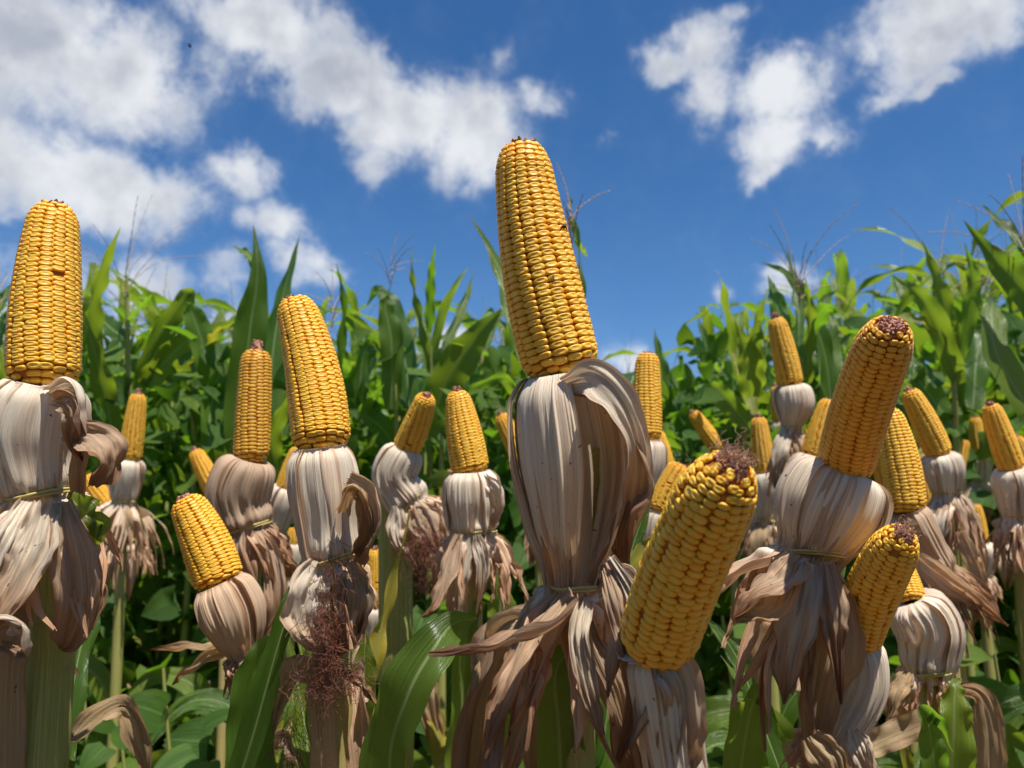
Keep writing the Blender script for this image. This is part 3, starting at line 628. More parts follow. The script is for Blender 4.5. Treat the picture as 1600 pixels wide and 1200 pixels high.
# ---- the ear leaning left of centre with the silk below it
r = plantroot(525, 1180, .67, 'plant with a long ear over a pale husk that trails dark red silk', (0, .02))
tied_ear(r, (503, 704, .63), (458, 468, .66), 96, (512, 780), 100, (520, 868), 78, 150, 41, 0, 16, 37, taper=.66, tiplen=.004, bend=.035, tilt=.12, flare=.35, leaves=[
    dict(th=-28, wid=1.9, m=1.04, tl=.075, fl=.25, pr=2, rv=.9), dict(th=35, wid=1.4, m=1.0, tl=.08, fl=.3, pr=2, rv=.5), dict(th=-95, wid=1.5, m=.98, tl=.06, fl=.3, pr=2), dict(th=100, wid=1.4, m=.98, tl=.06, fl=.3, pr=2), dict(th=180, wid=2.2, m=1.0, tl=.07, fl=.3, pr=2)])
hleaf(r, [(545, 745, .61), (578, 770, .60), (588, 815, .60), (570, 860, .605), (562, 880, .61)], 46, [0, 40, 60, 40, 10], 941, 'husk_brown', cup=.4, prof=[.5, 1, 1, .7, .4])
hleaf(r, [(535, 800, .605), (548, 765, .595), (568, 775, .592), (574, 830, .595), (556, 868, .60)], 24, [0, 30, 50, 10, 0], 942, 'leaf_dry', cup=.4, prof=[1, 1, 1, 1, .6])
hleaf(r, [(502, 880, .61), (480, 930, .60), (485, 980, .60), (515, 1015, .605)], 72, [0, -10, 0, 0], 943, 'husk', prof=[.6, 1, .9, .3])
hleaf(r, [(540, 880, .61), (556, 930, .605), (545, 985, .61), (520, 1030, .61)], 56, [0, 10, 0, 0], 944, 'husk_brown', prof=[.5, 1, .8, .2])
hleaf(r, [(552, 880, .615), (566, 905, .61), (568, 950, .61), (560, 990, .61)], 26, [0, 30, 0, 0], 945, 'leaf_dry', prof=[.7, 1, .8, .1])
hleaf(r, [(530, 1050, .62), (560, 1065, .61), (590, 1100, .61)], 18, [30, 50, 60], 946, 'leaf_dry', prof=[.7, 1, .1])
silk_clump(r, P(512, 1020, .60), (.014, .010, .05), 70, .035, 42); silk_clump(r, P(490, 1055, .60), (.028, .010, .02), 40, .03, 43, drop=.6)
silk_clump(r, P(545, 1060, .605), (.024, .012, .018), 40, .026, 45); silk_clump(r, P(512, 930, .60), (.015, .008, .06), 60, .035, 47, drop=1.2)
silk_clump(r, P(455, 1150, .63), (.014, .012, .05), 40, .04, 48, drop=1.2)
root_stalk(r, 525, 860, .655, .0125, .0145, 44, 0, .55, below=(525, 1100, .655))
blade(r, [P(507, 1260, .62), P(505, 1150, .62), P(500, 1060, .625), P(500, 1010, .63)], .011, (0, 0, 10), 46, 'leaf_dry', prof=[1, 1, .9, .5], wave=.001, cup=.3)
blade(r, [P(350, 1290, .60), P(395, 1150, .60), P(440, 990, .605), P(475, 900, .62), P(480, 868, .64)], .011, (-10, -20, -20, 0), 49, 'leaf', prof=[1.1, 1, .8, .6, .3], wave=.002, cup=.25)
blade(r, [P(395, 1290, .64), P(385, 1150, .65), P(400, 1050, .655), P(425, 995, .66)], .022, (20, 30, 10), 50, 'leaf', prof=[1, 1, .9, .3], wave=.002)
blade(r, [P(620, 1290, .55), P(610, 1180, .54), P(640, 1080, .53), P(680, 1010, .54), P(708, 975, .56), P(745, 965, .58)], .020, (-30, -35, -25, 20, 40), 51, 'leaf', prof=[.9, 1, 1, .8, .5, .05], wave=.002, cup=.1)
blade(r, [P(566, 1130, .68), P(568, 1050, .68), P(572, 985, .685)], .0125, (0, 10, 0), 52, 'leaf', prof=[.7, 1, .05], wave=.001)

# ---- upright ear over a round brown husk, with the short ear leaning out left of it
r = plantroot(392, 1180, 1.0, 'plant with an upright ear over a round brown husk, short ear below left', (0, .02))
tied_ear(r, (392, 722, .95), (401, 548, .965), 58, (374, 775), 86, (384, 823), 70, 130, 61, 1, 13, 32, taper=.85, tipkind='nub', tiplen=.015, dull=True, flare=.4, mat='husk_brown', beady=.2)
tied_ear(r, (344, 915, .75), (288, 780, .76), 82, (366, 965), 94, (382, 1018), 44, 60, 62, 0, 14, 26, taper=.66, tipkind='nub', tiplen=.004, irr=.08, beady=.3, bend=.03, flare=.3, mat='husk_brown', noband=True)
for k, (pts, w_, ro, mt) in enumerate([([(385, 830, .93), (375, 890, .92), (395, 960, .91), (408, 1010, .91)], 46, [0, 20, -10, 30], 'husk_brown'), ([(400, 830, .93), (425, 880, .92), (430, 950, .91), (410, 1000, .91)], 40, [0, 30, 0, 20], 'husk_brown'),
        ([(400, 835, .93), (440, 880, .95), (480, 900, .96)], 36, [0, 30, 50], 'leaf_dry'), ([(372, 1000, .80), (330, 1010, .82), (280, 1010, .84), (235, 1015, .85)], 24, [40, 70, 60, 30], 'leaf_dry'),
        ([(372, 1010, .80), (330, 1025, .83), (290, 1050, .86), (270, 1070, .88)], 30, [30, 50, 70, 30], 'leaf_dry'), ([(385, 1015, .80), (380, 1060, .80), (372, 1120, .80)], 22, [0, 30, 60], 'husk'), ([(395, 1020, .80), (400, 1080, .80), (380, 1150, .80)], 18, [0, -30, 60], 'leaf_dry')]):
    hleaf(r, pts, w_, ro, 950 + k, mt)
root_stalk(r, 392, 820, .97, .012, .015, 63, 1, .4)

# ---- the ear with the neat tied husk right of it
r = plantroot(725, 1180, .98, 'plant with a short bright ear on a neatly tied husk left of centre', (0, .02))
tied_ear(r, (736, 740, .94), (714, 612, .95), 64, (738, 785), 84, (740, 828), 62, 130, 71, 0, 14, 27, taper=.58, tipkind='nub', tiplen=.007, irr=.07, flare=.5, beady=.3, n=10)
hleaf(r, [(755, 745, .92), (778, 765, .91), (782, 800, .91), (768, 822, .915)], 26, [0, 40, 60, 20], 971, 'husk', cup=.5, prof=[.5, 1, 1, .4])
for k, (pts, w_, ro, mt) in enumerate([([(728, 835, .91), (715, 900, .90), (712, 950, .90), (705, 990, .90)], 40, [0, 10, 0, 40], 'husk'), ([(715, 835, .91), (700, 900, .89), (680, 945, .88), (660, 965, .88)], 30, [10, 30, 50, 60], 'husk_brown'),
        ([(755, 835, .92), (772, 865, .91), (785, 880, .91)], 30, [0, 30, 50], 'husk'), ([(745, 835, .91), (755, 890, .90), (745, 960, .90)], 24, [0, 0, 40], 'husk')]): hleaf(r, pts, w_, ro, 973 + k, mt)
root_stalk(r, 740, 830, .97, .012, .0135, 72, 1, .55)
blade(r, [P(715, 1290, .93), P(720, 1150, .93), P(728, 1000, .94), P(750, 940, .95)], .018, (0, 20, 20), 73, 'leaf_light', prof=[1, 1, .7, .3])
blade(r, [P(760, 1200, 1.0), P(765, 1080, 1.0), P(782, 960, 1.0), P(775, 880, 1.0)], .028, (20, 30, 20), 74, 'leaf_light', prof=[.8, 1, .8, .1])

# ---- ear leaning right with dark silk skirt
r = plantroot(628, 1180, 1.12, 'plant with a tilted ear whose tied husk ends in a dark silk clump', (0, .02))
tied_ear(r, (633, 704, 1.08), (667, 617, 1.05), 48, (617, 745), 64, (641, 786), 54, 90, 81, 1, 14, 28, taper=.66, tipkind='nub', tiplen=.003, flare=.5, tilt=.3, bend=.02)
for k, (pts, w_, ro, mt) in enumerate([([(650, 790, 1.05), (672, 830, 1.04), (690, 870, 1.03)], 60, [0, 20, 40], 'husk_brown'), ([(620, 790, 1.05), (622, 840, 1.04), (650, 885, 1.03)], 30, [0, 20, 40], 'husk'),
        ([(618, 1170, 1.05), (612, 1100, 1.05), (622, 1025, 1.05)], 50, [0, 10, 0], 'leaf_dry'), ([(640, 1020, 1.05), (668, 1100, 1.04), (695, 1200, 1.04)], 46, [0, 10, 30], 'leaf_dry')]): hleaf(r, pts, w_, ro, 981 + k, mt)
silk_clump(r, P(672, 855, 1.03), (.045, .02, .04), 160, .04, 82); silk_clump(r, P(665, 900, 1.03), (.02, .02, .03), 60, .04, 83)
root_stalk(r, 618, 770, 1.12, .026, .024, 84, 1, .15)

# ---- right: the long dark ear leaning to the right and the short ear below it
r = plantroot(1285, 1180, .66, 'plant with a long shaded ear leaning right over a ball shaped husk', (0, .03))
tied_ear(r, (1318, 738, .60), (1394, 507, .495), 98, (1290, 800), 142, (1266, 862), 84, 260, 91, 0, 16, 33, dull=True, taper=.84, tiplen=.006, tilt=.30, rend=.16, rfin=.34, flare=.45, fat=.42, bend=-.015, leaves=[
    dict(th=-25, wid=1.7, m=1.02, tl=.14, fl=.3, pr=2, rv=.5), dict(th=45, wid=1.2, m=1.04, tl=.12, fl=.2, pr=2, rv=.6), dict(th=-85, wid=1.4, m=1.0, tl=.10, fl=.8, pr=2), dict(th=100, wid=1.5, m=1, tl=.1, fl=.3, pr=2), dict(th=175, wid=2.2, m=1.0, tl=.12, fl=.3, pr=2), dict(th=5, wid=1.0, m=.97, tl=.16, fl=.1, pr=1, mat='husk_brown')])
for k, (pts, w_, ro, mt) in enumerate([([(1250, 870, .575), (1225, 905, .56), (1180, 930, .55), (1148, 965, .55)], 60, [20, 40, 60, 30], 'husk_brown'), ([(1245, 880, .57), (1210, 950, .555), (1170, 960, .55), (1150, 970, .55)], 50, [0, 30, 50, 60], 'leaf_dry'),
        ([(1265, 880, .57), (1245, 960, .56), (1230, 1040, .56), (1225, 1100, .56)], 64, [0, 0, 10, 20], 'husk'), ([(1290, 880, .57), (1300, 950, .555), (1305, 1000, .55), (1315, 1100, .55)], 46, [0, 10, -10, 20], 'husk_brown'),
        ([(1285, 900, .57), (1300, 1000, .565), (1280, 1100, .57), (1270, 1240, .57)], 90, [0, 0, 0, 10], 'leaf_dry'), ([(1265, 1150, .56), (1300, 1200, .55), (1330, 1290, .55)], 60, [0, 10, 10], 'leaf_dry'),
        ([(1330, 1140, .56), (1350, 1190, .55), (1375, 1260, .55)], 40, [0, 10, 30], 'husk')]): hleaf(r, pts, w_, ro, 991 + k, mt)
tied_ear(r, (1334, 1002, .60), (1412, 832, .53), 88, (1335, 1075), 80, (1302, 1150), 56, 90, 92, 0, 14, 26, taper=.80, tiplen=.006, silk=70, rend=.2, rfin=.3, beady=.35, irr=.09, bend=-.02, flare=.4, tilt=.2)
hleaf(r, [(1430, 815, .556), (1424, 822, .556), (1414, 830, .557)], 16, [20, 30, 20], 999, 'husk', cup=.4, prof=[.5, 1, 1])
root_stalk(r, 1275, 855, .625, .015, .017, 93, 0, .6)
blade(r, [P(1150, 1260, .62), P(1165, 1150, .61), P(1178, 1095, .60), P(1190, 1088, .60), P(1215, 1130, .6)], .018, (0, 20, 30), 94, 'leaf', prof=[.7, .9, .8, .5, .25, .03])

# ---- the paler ear behind it
r = plantroot(1500, 1180, 1.06, 'plant with a curved ear behind the long shaded ear, husk trailing down right', (0, .02))
tied_ear(r, (1416, 800, .96), (1388, 640, .98), 62, (1432, 835), 62, (1462, 890), 50, 110, 101, 1, 14, 30, taper=.6, tiplen=.003, bend=.03, flare=.5, mat='husk_brown', noband=True)
for k, (pts, w_, ro, mt) in enumerate([([(1432, 870, .93), (1480, 910, .92), (1530, 945, .92), (1575, 978, .92)], 44, [10, 30, 20, 60], 'husk_brown'), ([(1455, 880, .93), (1490, 930, .93), (1515, 945, .93)], 50, [0, 30, 50], 'husk'), ([(1500, 830, 1.2), (1530, 900, 1.2), (1545, 960, 1.2)], 26, [0, 20, 50], 'husk_brown')]): hleaf(r, pts, w_, ro, 1010 + k, mt)
root_stalk(r, 1470, 880, 1.0, .010, .012, 102, 1, .7)

# ---- drooping husk with a hidden ear at the lower right
r = plantroot(1455, 1180, .90, 'plant with a hanging pale husk low right of the ball shaped husk', (0, .02))
tied_ear(r, (1425, 940, .85), (1400, 862, .88), 46, (1450, 985), 88, (1450, 1046), 60, 70, 111, 1, 14, 20, taper=.7, flare=.4, tilt=.2, fat=.5)
root_stalk(r, 1450, 1040, .88, .010, .0125, 112, 1, .4)
hleaf(r, [(1420, 1050, .83), (1400, 1090, .82), (1385, 1160, .82)], 30, [0, 30, 50], 1121, 'leaf_dry')
blade(r, [P(1480, 1270, .80), P(1490, 1150, .80), P(1492, 1080, .81), P(1502, 1060, .82)], .022, (20, 20, 30), 113, 'leaf_light', prof=[.8, 1, .8, .55, .28, .03])
blade(r, [P(1470, 1260, .76), P(1458, 1180, .76), P(1450, 1120, .765), P(1462, 1118, .76), P(1490, 1175, .76)], .012, (0, 20, 60), 114, 'leaf_light', prof=[1, 1, .8, .7, .1])
blade(r, [P(1335, 1175, .80), P(1380, 1155, .80), P(1440, 1130, .80), P(1460, 1125, .80)], .014, (0, 10, 20), 115, 'leaf_dry', prof=[.7, 1, 1, .5])
hleaf(r, [(1545, 1215, .9), (1545, 1150, .9), (1530, 1090, .9), (1495, 1075, .9)], 46, [0, 10, 30, 20], 1122, 'leaf_dry', prof=[1, 1, .9, .3])

# ---- smaller ears further back: (label, base, tip, w, ctr, bulb w, band, band w, tail, rows, per, opts)
SM = [
 ("plant with a slim ear on a narrow husk, alone right of the left edge plant", (203, 720, 1.6), (216, 615, 1.6), 36, (198, 745), 42, (194, 782), 30, 130, dict(tipkind='nub', tiplen=.012, flare=.8)),
 ("plant with an ear half hidden behind the curled husk at the left edge", (166, 790, 1.7), (136, 744, 1.7), 36, (178, 812), 46, (190, 850), 36, 70, dict(flare=.6)),
 ("plant with a slim tilted ear behind the upper left of the round brown husk", (346, 785, 1.7), (304, 704, 1.7), 36, (352, 815), 40, (356, 850), 30, 60, dict(tipkind='nub', tiplen=.01)),
 ("plant with an ear hidden between the round brown husk and the silk husk", (446, 764, 1.5), (466, 700, 1.5), 34, (436, 792), 48, (428, 826), 34, 70, dict(flare=.3)),
 ("plant with a low upright ear in the gap right of the silk trailing husk", (583, 950, 1.3), (586, 858, 1.3), 32, (580, 968), 36, (578, 1000), 28, 50, dict(tipkind='nub', tiplen=.006)),
 ("plant with a tiny ear low behind the right side of the round brown husk", (458, 850, 1.7), (462, 826, 1.7), 28, (456, 872), 32, (454, 900), 26, 60, dict()),
 ("plant with a pale husk close behind the left of the neatly tied husk", (700, 790, 1.8), (706, 735, 1.8), 30, (694, 800), 44, (690, 838), 30, 60, dict(flare=.3)),
 ("plant with a slim brown tipped ear peeking out left of the big central husk", (822, 730, 1.7), (782, 648, 1.7), 37, (834, 760), 40, (842, 800), 30, 70, dict(tipkind='nub', tiplen=.012)),
 ("plant with a long upright ear just right of the tallest ear's big husk", (1010, 690, 1.15), (1012, 552, 1.17), 50, (1008, 728), 52, (1002, 775), 36, 110, dict(tiplen=.002, taper=.74)),
 ("plant with an ear behind the upper left of the thick leaning ear", (1035, 800, 1.0), (1068, 728, 1.0), 58, (1030, 840), 52, (1026, 880), 36, 60, dict(taper=.8, silk=10)),
 ("plant with a short ear at the right foot of the long upright ear", (1040, 735, 1.3), (1026, 675, 1.3), 34, (1040, 752), 46, (1036, 790), 34, 60, dict()),
 ("plant with a slim dark tipped ear tilted left, above the thick leaning ear", (1124, 704, 1.9), (1082, 644, 1.9), 29, (1138, 724), 32, (1142, 750), 24, 50, dict(tipkind='nub', tiplen=.008)),
 ("plant with a straight ear between the thick leaning ear and ball shaped husk", (1194, 740, 1.45), (1185, 652, 1.45), 36, (1200, 770), 46, (1196, 812), 34, 70, dict(tipkind='nub', tiplen=.010)),
 ("plant with a high ear on a small round husk against the leaves", (1236, 604, 1.3), (1212, 497, 1.3), 42, (1240, 634), 50, (1236, 668), 24, 120, dict(tipkind='nub', tiplen=.012, flare=.15, bend=.01)),
 ("plant with a thin ear half hidden behind the high ear's small round husk", (1218, 660, 2.1), (1211, 604, 2.1), 22, (1220, 675), 26, (1221, 695), 18, 40, dict(tipkind='nub', tiplen=.012)),
 ("plant with an ear directly behind the left side of the long shaded ear", (1272, 716, 1.25), (1297, 625, 1.25), 46, (1262, 750), 56, (1258, 780), 40, 60, dict()),
 ("plant with an ear leaning left over a smooth waisted husk at the right", (1468, 712, 1.25), (1419, 610, 1.25), 44, (1474, 738), 52, (1478, 768), 36, 130, dict(tipkind='nub', tiplen=.008, bend=.02, flare=.45)),
 ("plant with a tiny far ear, left one of the pair behind the waisted husk", (1446, 655, 2.3), (1442, 602, 2.3), 21, (1448, 672), 24, (1448, 690), 16, 40, dict(tipkind='nub', tiplen=.010)),
 ("plant with a tiny far ear, right one of the pair behind the waisted husk", (1470, 686, 2.2), (1468, 618, 2.2), 25, (1472, 702), 28, (1472, 722), 20, 40, dict(tipkind='nub', tiplen=.010)),
 ("plant with an ear leaning left over a crumpled husk near the right edge", (1582, 734, 1.25), (1547, 632, 1.25), 42, (1590, 762), 56, (1592, 805), 40, 110, dict(tipkind='nub', tiplen=.006, flare=.5)),
 ("plant with a small ear cut by the right edge, behind the crumpled husk", (1606, 738, 1.7), (1588, 682, 1.7), 27, (1612, 755), 34, (1614, 785), 24, 60, dict(tipkind='nub', tiplen=.008)),
 ("plant with a small ear leaning right, low behind the waisted husk", (1492, 742, 2.0), (1508, 688, 2.0), 24, (1488, 760), 30, (1486, 785), 22, 50, dict()),
 ("plant with an ear peeking out left of the curved ear at the right", (1396, 770, 1.3), (1374, 680, 1.3), 46, (1400, 795), 50, (1404, 830), 36, 70, dict()),
 ("plant with a stubby ear low beside the crumpled husk at the right edge", (1586, 800, 1.9), (1580, 750, 1.9), 26, (1586, 815), 34, (1586, 840), 24, 60, dict()),
 ("plant with a small far ear in the gap above the crumpled husk", (1528, 712, 2.1), (1524, 652, 2.1), 25, (1530, 728), 30, (1530, 750), 22, 50, dict(tipkind='nub', tiplen=.009)),
 ("plant with a small far ear left of the straight ear near the leaning ear", (1158, 768, 1.9), (1150, 708, 1.9), 25, (1160, 785), 32, (1160, 808), 22, 50, dict(tipkind='nub', tiplen=.009)),
 ("plant with a small shaded ear between curved ear and waisted husk", (1446, 790, 1.8), (1440, 728, 1.8), 27, (1450, 806), 34, (1450, 832), 24, 50, dict(tipkind='nub', tiplen=.008)),
 ("plant with a small ear at the foot of the waisted husk, right side", (1530, 850, 1.7), (1522, 788, 1.7), 30, (1534, 868), 38, (1534, 896), 26, 60, dict()),
 ("plant with a small far ear beside the stem right of the high ear", (1255, 700, 1.9), (1250, 668, 1.9), 24, (1258, 712), 28, (1258, 735), 20, 50, dict()),
]
for k, (lab, b, tp, w_, c, bw, bd, bdw, tl, o) in enumerate(SM):
    sd_ = 200 + k * 3; d = b[2]; lod = 1 if d < 1.4 else 2
    o = dict(o); o.setdefault('taper', .68); o.setdefault('tiplen', .003)
    r = plantroot(bd[0] + (2 if k % 2 else -3), 1180, d + .02, lab)
    tied_ear(r, b, tp, w_, c, bw * 1.08, bd, bdw, tl, sd_, lod, 14, 28 if d < 1.5 else 32, dd=.0, beady=.2, **o)
    root_stalk(r, bd[0], bd[1] - 6, d + .02, .010, .0135, sd_ + 1, lod, [.3, .6, .8][k % 3])
    g = np.random.default_rng(sd_)
    for j in range(3):     # withered skirt leaves and a couple of green leaves lower down
        x0, y0 = bd[0] + g.uniform(-8, 8), bd[1] + g.uniform(0, 12); sx = g.choice([-1, 1]) * g.uniform(8, 34) / d
        hleaf(r, [(x0, y0, d - .01), (x0 + sx * .6, y0 + 40 / d, d - .03), (x0 + sx, y0 + 85 / d, d - .03), (x0 + sx * g.uniform(.6, 1.3), y0 + g.uniform(110, 150) / d, d - .02)], g.uniform(28, 46) / d, [g.uniform(-30, 30), 20, -20, 50], 1300 + k * 5 + j, ('husk', 'husk_brown', 'leaf_dry')[j], nu=11, n=28)
    for j in range(2):
        z = ORIG[r.name]; s_ = g.choice([-1, 1]); h = g.uniform(.45, .75)
        blade(r, [z + np.array([0, 0, h]), z + np.array([s_ * .06, -.03, h + .14]), z + np.array([s_ * .16, -.06, h + .17]), z + np.array([s_ * .26, -.08, h + .05])], .024, (0, 10, 30), 1500 + k * 4 + j, ('leaf', 'leaf_light')[j], n=24, nu=7)

# withered and green leaves hanging low on the near stalks
near = [o for o in bpy.data.objects if o.type == 'EMPTY' and o.name.startswith('corn_plant') and o.location.y < 1.15]
near.sort(key=lambda o: o.name)
for i, o in enumerate(near):
    g = np.random.default_rng(4000 + i); z = np.array(o.location)
    for j in range(8):
        an = g.uniform(0, 6.28); zb = 1.18 - .33 * z[1]; zt = 1.18 - .16 * z[1]; h = g.uniform(zb - .06, zt); u_ = np.array([math.cos(an), math.sin(an) * .8 + .15, 0]); l = g.uniform(.12, .24)
        if j < 4: blade(o, [z + np.array([0, 0.01, h]), z + u_ * .05 + np.array([0, 0, h + .03]), z + u_ * (.06 + l * .1) + np.array([0, 0, h - .04]), z + u_ * (.06 + l * .2) + np.array([0, 0, h - l])], g.uniform(.010, .018), (g.uniform(-60, 60), 40, g.uniform(-60, 90)), 4100 + i * 10 + j, ['leaf_dry', 'husk_brown'][j % 2], n=30, nu=11, cup=.5, pleat=.002)
        else: blade(o, [z + np.array([0, 0.01, h - .1]), z + u_ * .03 + np.array([0, .02, h + .0]), z + u_ * .05 + np.array([0, .04, h + .07]), z + u_ * (.06 + l * .12) + np.array([0, .05, h + g.uniform(.10, .16)])], g.uniform(.008, .015), (g.uniform(-30, 30), 20, g.uniform(0, 60)), 4100 + i * 10 + j, ['leaf', 'leaf_light', 'leaf', 'leaf_yellow'][j % 4], n=30, nu=9)

# ================================================================== UNCUT CROP BEHIND
TALL = 'tall corn plants of the uncut crop behind'
def arch_leaf(parent, p0, az, length, width, up, droop, seed, mat, n=18, nu=7):
    g = np.random.default_rng(seed); pts = [np.array(p0)]; a = up; st = length / 8
    h = np.array([math.cos(az), math.sin(az), 0]); kink = g.integers(3, 8) if g.uniform() < .35 else 99
    for j in range(8):
        a += droop / 8 * (0.3 + j / 4.5) + (0.8 if j == kink else 0); az2 = az + g.normal(0, .08); h = np.array([math.cos(az2), math.sin(az2), 0])
        pts.append(pts[-1] + (h * math.sin(a) + np.array([0, 0, math.cos(a)])) * st)
    side = np.array([-math.sin(az), math.cos(az), 0]); tw = g.normal(0, 35)
    prof = [.35, .8, 1, 1, .95, .82, .6, .32, .02]
    v, q, uv, col = ribbon(pts, [width / 2 * x for x in prof], [g.normal(0, 10), tw * .4, tw], nu=nu, cup=0, wave=.010, wavef=3.2, midfold=g.uniform(.15, .45), n=n, seed=seed, side0=side)
    return mk('leaf', v, q, M[mat], parent, uv, col)
def tassel(parent, top, seed, scale=1.0, mat='tassel'):
    g = np.random.default_rng(seed); parts = []
    for k in range(9):
        az = g.uniform(0, 6.28); a = 0.1 if k == 0 else g.uniform(.25, .8); p = top - np.array([0, 0, .01 * k]); pts = [p]; L = g.uniform(.15, .24) * scale
        for j in range(6):
            a += g.uniform(.02, .26) * (0.3 if k == 0 else 1); pts.append(pts[-1] + np.array([math.cos(az) * math.sin(a), math.sin(az) * math.sin(a), math.cos(a)]) * L / 6)
        r = .0013 * (1 + .45 * np.sin(np.arange(30) * 2.1)) * np.linspace(1, .45, 30); parts.append(tube(spline(pts, 30), r, 5))
    V, Q, U, C_ = merge(parts); return mk('tassel', V, Q, M[mat], parent, U)
def tall_plant(seed, H, label, loc=(0, 0, 0)):
    g = np.random.default_rng(seed); r = thing('tall_corn_plant', loc, label, 'corn plant', TALL); o = np.array(loc, float)
    lean = g.normal(0, .04, 2); top = o + np.array([lean[0], lean[1], H])
    stalk(r, [o, o + np.array([lean[0] * .3, lean[1] * .3, H * .5]), top], .012, .004, seed, 2, g.uniform(0, .35))
    az = g.uniform(0, 6.28); nl = 18
    for k in range(nl):
        f = .22 + .74 * k / (nl - 1); az += math.pi + g.normal(0, .35)
        p0 = o + np.array([lean[0] * f, lean[1] * f, H * f]); topf = (k / nl)
        mat = 'leaf_dry' if k < 2 and g.uniform() < .6 else g.choice(['leaf', 'leaf', 'leaf_light', 'leaf_light', 'leaf_yellow'], p=[.38, .27, .18, .10, .07])
        arch_leaf(r, p0, az, g.uniform(.55, .8) * (1 - .35 * topf), g.uniform(.042, .075) * (1 - .3 * topf), g.uniform(.10, .55), g.uniform(.4, 2.6), seed * 50 + k, mat)
    tassel(r, top, seed + 5, 1, 'tassel' if seed % 2 else 'tassel_green')
    return r
def copy_tree(o, parent=None):
    c = o.copy(); COL.objects.link(c); c.parent = parent
    for ch in o.children: copy_tree(ch, c)
    return c
g = np.random.default_rng(5)
TX = [-300, 0, 200, 400, 550, 700, 850, 950, 1100, 1200, 1300, 1450, 1600, 1900]; TY = [455, 470, 500, 500, 520, 515, 530, 590, 590, 462, 480, 420, 385, 375]
COMMON = 'tall green corn plant of the dense uncut crop behind the tied ears'
protos = []; twins = {}
ZN = [(-120, 'beyond the left edge'), (85, 'behind the left edge ear'), (210, 'behind the slim lone ear'), (320, 'left of the brown husk'), (470, 'behind the long leaning ear'), (580, 'right of the long leaning ear'),
      (650, 'behind the right tilted ear'), (730, 'behind the short bright ear'), (850, 'behind the tallest ear'), (1010, 'behind the long upright ear'), (1100, 'above the thick leaning ear'), (1225, 'behind the small high ear'),
      (1380, 'behind the long shaded ear'), (1470, 'behind the smooth waisted husk'), (1560, 'behind the crumpled husk'), (1720, 'beyond the right edge')]
used = []
for row, d0 in enumerate([2.4, 2.65, 2.95, 3.35, 3.85, 4.5, 5.4]):
    nx = [15, 18, 20, 20, 18, 16, 15][row]
    for i in range(nx):
        px = -160 + (1920 / (nx - 1)) * i + g.normal(0, 30); d = d0 + g.normal(0, .12); ty = np.interp(px, TX, TY) + g.normal(8, 26) + 10 * row
        b = P(px, 800, d); H = min(2.55, P(px, ty, d)[2]); loc = (b[0], b[1] , 0)
        if row == 0: loc = (loc[0], loc[1] + .05, 0)
        k = int(g.integers(0, 8))
        if len(protos) < 8:
            r = tall_plant(600 + len(protos), 2.0, COMMON); protos.append(r); r.location = loc
        else:
            r = copy_tree(protos[k]); r.location = loc; r.rotation_euler = (0, 0, g.uniform(0, 6.28))
        zone = ZN[int(np.argmin([abs(px - z[0]) for z in ZN]))][1]
        r['label'] = 'green corn plant ' + ['in the front row', 'in the second row', 'in the third row', 'in the fourth row', 'in the fifth row', 'in the sixth row', 'in the back row'][row] + ' ' + zone
        twins.setdefault(r['label'], []).append(r)
        s_ = H / 2.0; r.scale = (s_ * g.uniform(.9, 1.1), s_, s_)

for lb, rs in twins.items():
    if len(rs) > 1:
        for r_, wd in zip(rs, ['left one', 'right one'] if len(rs) == 2 else ['left one', 'middle one', 'right one', 'rightmost one']): r_['label'] = lb + ', ' + wd
# individual plants of the crop whose leaves stand out against the sky
def crop(label, d, rootpx, stem, leaves, tas=None, mat='leaf'):
    b = P(rootpx, 900, d); r = thing('tall_corn_plant', (b[0], b[1], 0), label, 'corn plant', TALL); rootpx = int(rootpx) + 200
    pts = [P(x, y, d) for x, y in stem]; stalk(r, [np.array([b[0], b[1], -.02])] + pts, .011, .004, int(rootpx), 1, .2)
    for k, (lp, w_, ro, mt) in enumerate(leaves):
        n_ = len(lp); g2 = np.random.default_rng(int(rootpx) + 500 + k)
        dz = np.linspace(0, g2.uniform(-.25, .25), n_) 
        blade(r, [P(x, y, d + dz[j]) for j, (x, y) in enumerate(lp)], px2m(w_, d) / 2 * .82, ro, int(rootpx) * 3 + k, mt, n=40, nu=9, wave=.006, midfold=.3)
    for k, (x, y, sc) in enumerate(tas or []): tassel(r, P(x, y, d), int(rootpx) + k, sc)
    return r
crop('tall corn plant with two wide upright leaves behind the left-leaning ear', 1.9, 410, [(408, 800), (408, 620)], [([(385, 760), (380, 640), (390, 520), (402, 430), (396, 352)], 66, (-15, 5, 30), 'leaf'),
    ([(418, 700), (425, 560), (442, 460), (468, 368)], 56, (30, 35, 50), 'leaf'), ([(405, 430), (390, 400), (362, 384)], 22, (10, 40), 'leaf_light'), ([(330, 760), (328, 650), (345, 580), (362, 570), (385, 640)], 46, (10, 30, 60, 20), 'leaf_light'), ([(440, 760), (425, 700), (440, 640), (470, 590)], 34, (20, 50), 'leaf')], [(520, 470, .6)])
crop('tall corn plant with a twisted upright top leaf just right of the left edge ear', 2.0, 200, [(201, 800), (200, 560), (198, 430)], [([(150, 560), (142, 490), (160, 420), (188, 355)], 40, (20, 60, 20), 'leaf'), ([(196, 530), (165, 505), (140, 470)], 40, (10, 30), 'leaf'),
    ([(180, 700), (165, 620), (150, 560), (128, 480)], 40, (20, 0, 30), 'leaf'), ([(200, 500), (225, 470), (238, 460)], 14, (30, 60), 'leaf_light')], [(196, 430, 1.3)])
